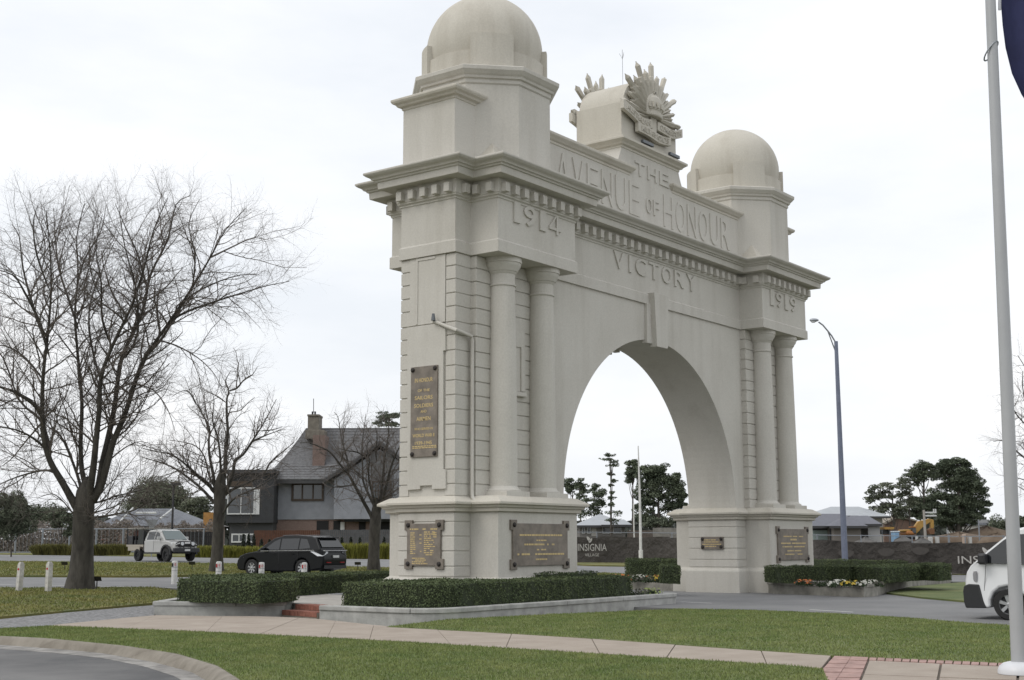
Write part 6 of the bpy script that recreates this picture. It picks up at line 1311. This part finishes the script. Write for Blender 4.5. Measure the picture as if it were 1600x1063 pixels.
for (u0, v0, u1, v1) in ((1425, 854, 1452, 868), (1372, 856, 1398, 870), (1310, 858, 1335, 872)):
    q = fence_text('', u0, u1, v0, v1)
    if q:
        pa, wv, L, h = q; e = wv/L; toward = np.array([-e[1], e[0], 0]); toward = toward if toward @ (CAM-pa) > 0 else -toward
        pts = [tuple(pa+e*L*(.5+.5*math.cos(t)*(1+.15*math.sin(3*t)))+np.array([0, 0, h*(.5+.45*math.sin(t))])) for t in np.linspace(0, 2*PI, 11, endpoint=False)]
        MB().slab(pts, tuple(toward), .004).build('faded_patch', mat('faded_cloth', (.070, .064, .059), .95, var=.15), scf)
# --- houses and building site on the right
F9 = Far(1330, 122); h9 = thing('house', tuple(F9.o), 'grey roofed house with garage behind the street lamp', 'house')
hip(F9, h9, 1266, 1356, 822, 1281, 1317, 803, mat('purple_grey_roof', (.135, .138, .160), .8, var=.08), wall=None); ra, _ = hip(F9, h9, 1296, 1356, 822, 1322, 1326, 807, mat('purple_grey_roof', (.135, .138, .160)), y0=-2.2, dep=6, wall=mat('taupe_wall', (.17, .155, .14), .9))
hip(F9, h9, 1318, 1378, 819, 1330, 1356, 806, mat('purple_grey_roof', (.135, .138, .160)), y0=.5, dep=8, wall=None)
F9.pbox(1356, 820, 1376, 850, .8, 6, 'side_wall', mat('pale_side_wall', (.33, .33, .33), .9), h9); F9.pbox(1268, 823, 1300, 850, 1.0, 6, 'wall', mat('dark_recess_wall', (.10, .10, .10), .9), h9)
F9.pbox(1270, 829, 1296, 850, .8, .95, 'garage_door', mat('pale_aqua_door', (.30, .37, .36), .7), h9); F9.pbox(1300, 822, 1327, 850, -.6, -.4, 'white_tank', WFR, h9, bevel=.3); F9.pbox(1297, 823, 1300, 850, -.7, -.4, 'porch_post', DARKW, h9)
F10 = Far(1340, 145); h10 = thing('house', tuple(F10.o), 'house with wide pale metal roof rising behind the grey roofed one', 'house'); hip(F10, h10, 1272, 1388, 806, 1298, 1342, 792, METR, wall=CREAMW); hip(F10, h10, 1340, 1392, 807, 1358, 1362, 798, METR, y0=-1.5, dep=6)
F11 = Far(1405, 170); h11 = thing('house', tuple(F11.o), 'brown brick gabled house behind the excavator', 'house'); F11.plate(F11.px([(1382, 850), (1432, 850), (1432, 815), (1416, 812), (1404, 806), (1382, 818)]), 0, 8, 'wall', rowsbrick('dark_brown_brick', (.13, .085, .065), (.17, .115, .09)), h11); F11.plate(F11.px([(1380, 817), (1404, 805), (1432, 813), (1432, 815.5), (1404, 808), (1382, 819.5)]), -.3, 8.2, 'roof', mat('sand_roof', (.27, .24, .20), .9), h11)
DIRT = mat('turned_earth', (.105, .075, .052), .95, col2=(.17, .13, .095), vscale=.8, bump=1, bscale=6); GRV = mat('grey_stockpile', (.095, .092, .088), .95, col2=(.14, .135, .13), vscale=2, bump=1, bscale=10)
def mound(u, v, dep, w, h, m, label, seed, dpt=.8):
    rng = random.Random(seed); q = P(u, v, dep); b = np.array([q[0], q[1], H(q[1])-.1]); mp = mpp(dep); vs = []; fs = []; n, rg = 18, 7
    zt = P(u, v-h, dep)[2]-b[2]
    for j in range(rg):
        t = j/(rg-1)
        for i in range(n):
            a = 2*PI*i/n; k = math.sqrt(max(0, 1-t*t))*(1+rng.uniform(-.10, .10)); vs.append(tuple(b+_rt*(w*mp/2*k*math.cos(a))+YB*(w*mp/2*dpt*k*math.sin(a))+np.array([0, 0, zt*t*(1+rng.uniform(-.05, .05))])))
    for j in range(rg-1):
        for i in range(n): i2 = (i+1) % n; fs.append((j*n+i, j*n+i2, (j+1)*n+i2, (j+1)*n+i))
    o = link('earth_mound', vs, fs, m, None, True); tag(o, label, 'earth mound', 'spoil heaps on the building site')
mound(1352, 850, 105, 60, 10, GRV, 'low grey spoil heap before the garage wall', 1); mound(1412, 850, 105, 52, 12, GRV, 'grey spoil heap below the orange excavator', 2); mound(1440, 850, 108, 50, 10, GRV, 'grey spoil heap at the foot of the power pole', 3)
mound(1500, 850, 130, 150, 18, DIRT, 'long bank of brown earth under the big conifers', 4, .5); mound(1560, 850, 110, 90, 17, DIRT, 'brown earth bank behind the van windscreen', 5, .6); mound(1545, 848, 160, 120, 25, DIRT, 'far brown earth ridge at the right edge', 6, .4)
FX = Far(1560, 240); sh = thing('shed', tuple(FX.o), 'long pale industrial shed far away at the right', 'shed'); FX.pbox(1538, 820, 1566, 850, 0, 20, 'wall', CREAMW, sh); FX.pbox(1536, 817, 1568, 820.5, -.5, 20.5, 'roof', SLATE, sh); FX.pbox(1524, 812, 1548, 850, 22, 40, 'rear_block', mat('hazy_grey_wall', (.30, .31, .32), .9), sh)
evergreen('gum_tree', 'dark tree mass far right behind the flagpole', (1575, 850), 220, 812, [(1565, 825, 14, 12, 1.4), (1585, 822, 16, 10, 1.3), (1605, 824, 16, 10, 1.3)], 'wattle', 18, .33, trunk_w=1.5)
# excavator
ORG = mat('excavator_orange', (.34, .14, .04), .6, var=.15, vscale=3); YEL = mat('machine_yellow', (.36, .21, .05), .6, var=.15, vscale=3)
FE = Far(1425, 128); ex = thing('excavator', tuple(FE.o), 'orange excavator with raised bent boom on the building site', 'excavator')
def tri_arm(F, pts, w, y0, y1, name, m, par):
    L = F.px(pts); out = []
    for i, (x, z) in enumerate(L):
        a = L[max(i-1, 0)]; b = L[min(i+1, len(L)-1)]; d = np.array([b[0]-a[0], b[1]-a[1]]); d /= np.linalg.norm(d); out.append(((x-d[1]*w[i]/2, z+d[0]*w[i]/2), (x+d[1]*w[i]/2, z-d[0]*w[i]/2)))
    return F.plate([o[0] for o in out]+[o[1] for o in out[::-1]], y0, y1, name, m, par, bevel=.03)
FE.pbox(1416, 829.5, 1430, 836, -1.1, 1.1, 'housing', ORG, ex, bevel=.15); FE.pbox(1412, 827.5, 1424, 831, -1.0, 1.0, 'engine_cover', YEL, ex, bevel=.1); FE.pbox(1425, 824, 1432, 834, -1.1, -.2, 'cabin', GLASS, ex, bevel=.08); FE.pbox(1424.5, 822.8, 1432.5, 824.5, -1.15, -.15, 'cabin_roof', ORG, ex); FE.pbox(1414, 836.5, 1433, 843, -1.3, -.6, 'track', BLACKP, ex, bevel=.3); FE.pbox(1414, 836.5, 1433, 843, .6, 1.3, 'track', BLACKP, ex, bevel=.3)
tri_arm(FE, [(1428, 833), (1432, 826), (1437, 819.5), (1446, 816), (1453, 813)], [.35, .6, .7, .45, .3], -.25, .25, 'boom', YEL, ex); tri_arm(FE, [(1449, 813), (1455, 814.5), (1456, 822), (1455, 828)], [.3, .45, .35, .22], -.2, .2, 'dipper_arm', YEL, ex); tri_arm(FE, [(1456, 826), (1454, 831), (1450, 832)], [.3, .7, .4], -.45, .45, 'bucket', mat('rust_bucket', (.16, .08, .04), .8), ex)
FY = Far(1385, 126); ym_ = thing('tipper_body', tuple(FY.o), 'yellow raised machine tray on stilts beside the pale house wall', 'machine'); FY.plate(FY.px([(1377, 824), (1393, 824), (1392, 827.5), (1378, 827.5)]), -1, 1, 'tray', YEL, ym_); FY.pbox(1378, 827.8, 1391, 835, -.7, .7, 'undercarriage', DARKW, ym_)
for u in (1379, 1390): FY.pbox(u-.7, 828, u+.7, 850, -.9, -.7, 'leg', FM, ym_)
FT = Far(1401, 118); pl_ = thing('portable_toilet', tuple(FT.o), 'pale blue portable toilet on the building site', 'portable toilet'); FT.pbox(1397, 832, 1406, 850, 0, 1.1, 'cabin', mat('pale_blue_plastic', (.22, .36, .52), .6), pl_, bevel=.05); FT.pbox(1396.5, 830, 1406.5, 832, -.06, 1.16, 'roof', mat('white_roof_plastic', (.5, .55, .6), .6), pl_, bevel=.1); FT.pbox(1399, 834, 1404, 850, -.03, -.005, 'door', mat('blue_door', (.17, .30, .46), .6), pl_)
FQ = Far(1446, 112); pp_ = thing('power_pole', tuple(FQ.o), 'pale timber power pole with side arms before the conifers', 'power pole'); x = FQ.xz(1446, 850)[0]; MB().tube([FQ.W(x+.05, 0, -.2), FQ.W(x, 0, FQ.xz(1445, 797)[1])], [.14, .10], 8).build('pole', mat('pale_timber', (.33, .31, .28), .9), pp_)
for v in (801, 806): a_ = FQ.xz(1445, v); b_ = FQ.xz(1463, v); FQ.plate([(a_[0], a_[1]-.06), (b_[0], b_[1]-.06), (b_[0], b_[1]+.06), (a_[0], a_[1]+.06)], -.06, .06, 'cross_arm', WFR, pp_)
for u in (1459, 1462): a_ = FQ.xz(u, 800); MB().tube([FQ.W(a_[0], 0, a_[1]), FQ.W(a_[0], 0, a_[1]+.25)], .06, 6).build('insulator', WFR, pp_)
for i, (u, v) in enumerate(((1483, 840), (1531, 838))):
    FS = Far(u, 112); sp_ = thing('site_post', tuple(FS.o), ('grey steel site post left of the long earth bank', 'thin steel site post in front of the far shed')[i], 'post'); x = FS.xz(u, 850)[0]; MB().tube([FS.W(x, 0, -.2), FS.W(x, 0, FS.xz(u, 836 if i == 0 else 812)[1])], .06 if i else .10, 8).build('pole', FM, sp_)
rr = random.Random(12)
for i, (u, v, w, m_) in enumerate(((1508, 838, 5, 'pink'), (1517, 841, 5, 'white'), (1434, 841, 3, 'white'), (1455, 842, 6, 'white'), (1466, 841, 5, 'white'))):
    FS = Far(u, 110); o = FS.pbox(u-w/2, v-3, u+w/2, 850, 0, .5, 'rubble_block', mat('rubble_'+m_, (.42, .33, .27) if m_ == 'pink' else (.45, .45, .44), .9), None, bevel=.06); tag(o, ('pinkish block standing on the earth bank', 'white block right of the pinkish one on the earth bank', 'small pale block left of the power pole foot', 'pale rubble right of the power pole foot', 'pale slab lying between the power pole and the site post')[i], 'rubble')
# far tree line closing the horizon
FH = mat('distant_trees', (.045, .052, .045), .95, col2=(.065, .072, .060), vscale=.05)
rng = np.random.default_rng(5); N = 16000; ang = rng.uniform(-.62, .62, N); R0 = 430+60*np.sin(ang*9); hgt = (6+3*np.sin(ang*23)+2.5*np.sin(ang*61+1)+2*np.sin(ang*140))*rng.uniform(0, 1, N)**.8
dirs = np.stack([np.sin(YAW+ang), np.cos(YAW+ang)], 1); pos = np.column_stack([CAM[:2]+dirs*(R0+rng.uniform(-8, 8, N))[:, None], .8+np.abs(hgt)]); vv, ff = leaf_quads(pos, np.column_stack([-dirs, np.zeros(N)]), 2.6, rng, .6)
tl_ = mesh_np('distant_trees', vv, ff, FH); tag(tl_, 'dull line of distant trees along the horizon', 'trees', kind='stuff')
# ---------------------------------------------------------------- grass blades on the lawns near the camera
BLADE = mat('grass_blades', (.120, .172, .052), .9, col2=(.215, .240, .088), vscale=1.3, island=.4, spec=.2)
def inside(poly, q):
    P2 = np.array(poly); n = len(P2); ins = np.zeros(len(q), bool)
    for i in range(n):
        a = P2[i]; b = P2[(i+1) % n]; cnd = ((a[1] > q[:, 1]) != (b[1] > q[:, 1])); xx = (b[0]-a[0])*(q[:, 1]-a[1])/(b[1]-a[1]+1e-12)+a[0]; ins ^= cnd & (q[:, 0] < xx)
    return ins
def blades(poly, dens, hgt, wid, seed, name, label, near=None):
    rng = np.random.default_rng(seed); P2 = np.array(poly); mn = P2.min(0); mx = P2.max(0); n = int((mx-mn).prod()*dens); q = rng.uniform(mn, mx, (n, 2)); q = q[inside(poly, q)]
    u = (q-CAM[:2]); fwd = u @ np.array([math.sin(YAW), math.cos(YAW)]); lat = u @ np.array([_rt[0], _rt[1]]); ok = (fwd > 14.5) & (np.abs(lat) < fwd*.43+.5); q = q[ok]; n = len(q)
    z = np.interp(q[:, 1], KN, KZ)+.045; b = np.column_stack([q, z]); a = rng.uniform(0, 2*PI, n); s = np.column_stack([np.cos(a), np.sin(a), 0*a])*wid; l = rng.normal(0, .35, (n, 2))*hgt; h_ = hgt*rng.uniform(.5, 1.3, n)
    v = np.stack([b-s, b+s, b+np.column_stack([l, h_])], 1).reshape(-1, 3); o = mesh_np(name, v, np.arange(3*n).reshape(n, 3), BLADE); tag(o, label, 'grass', kind='stuff')
blades(lawn_front, 1500, .035, .006, 1, 'grass', 'short green grass blades on the front lawn')
blades(lawn_back, 750, .035, .008, 2, 'grass', 'short green grass blades on the lawn beside the road')

DRYB = mat('verge_blades', (.125, .158, .052), .9, col2=(.215, .200, .066), vscale=.5, island=.45, spec=.2)
def tufts(poly, dens, hgt, wid, seed, label, m):
    rng = np.random.default_rng(seed); P2 = np.array(poly); mn = P2.min(0); mx = np.minimum(P2.max(0), [40, 60]); n = int((mx-mn).prod()*dens); q = rng.uniform(mn, mx, (n, 2)); q = q[inside(poly, q)]
    u = (q-CAM[:2]); fwd = u @ np.array([math.sin(YAW), math.cos(YAW)]); lat = u @ np.array([_rt[0], _rt[1]]); q = q[(np.abs(lat) < fwd*.43+.5) & (fwd < 95)]; n = len(q)
    z = np.interp(q[:, 1], KN, KZ)+.03; b = np.column_stack([q, z]); a = rng.uniform(0, 2*PI, n); s = np.column_stack([np.cos(a), np.sin(a), 0*a])*wid; l = rng.normal(0, .4, (n, 2))*hgt; h_ = hgt*rng.uniform(.4, 1.4, n)
    v = np.stack([b-s, b+s, b+np.column_stack([l, h_])], 1).reshape(-1, 3); o = mesh_np('grass', v, np.arange(3*n).reshape(n, 3), m); tag(o, label, 'grass', kind='stuff')
tufts(verge_poly, 230, .045, .016, 3, 'rough grass round the foot of the big bare tree', DRYB)
tufts(median_poly, 100, .07, .026, 4, 'rough yellowing grass on the median between the roads', DRYB)
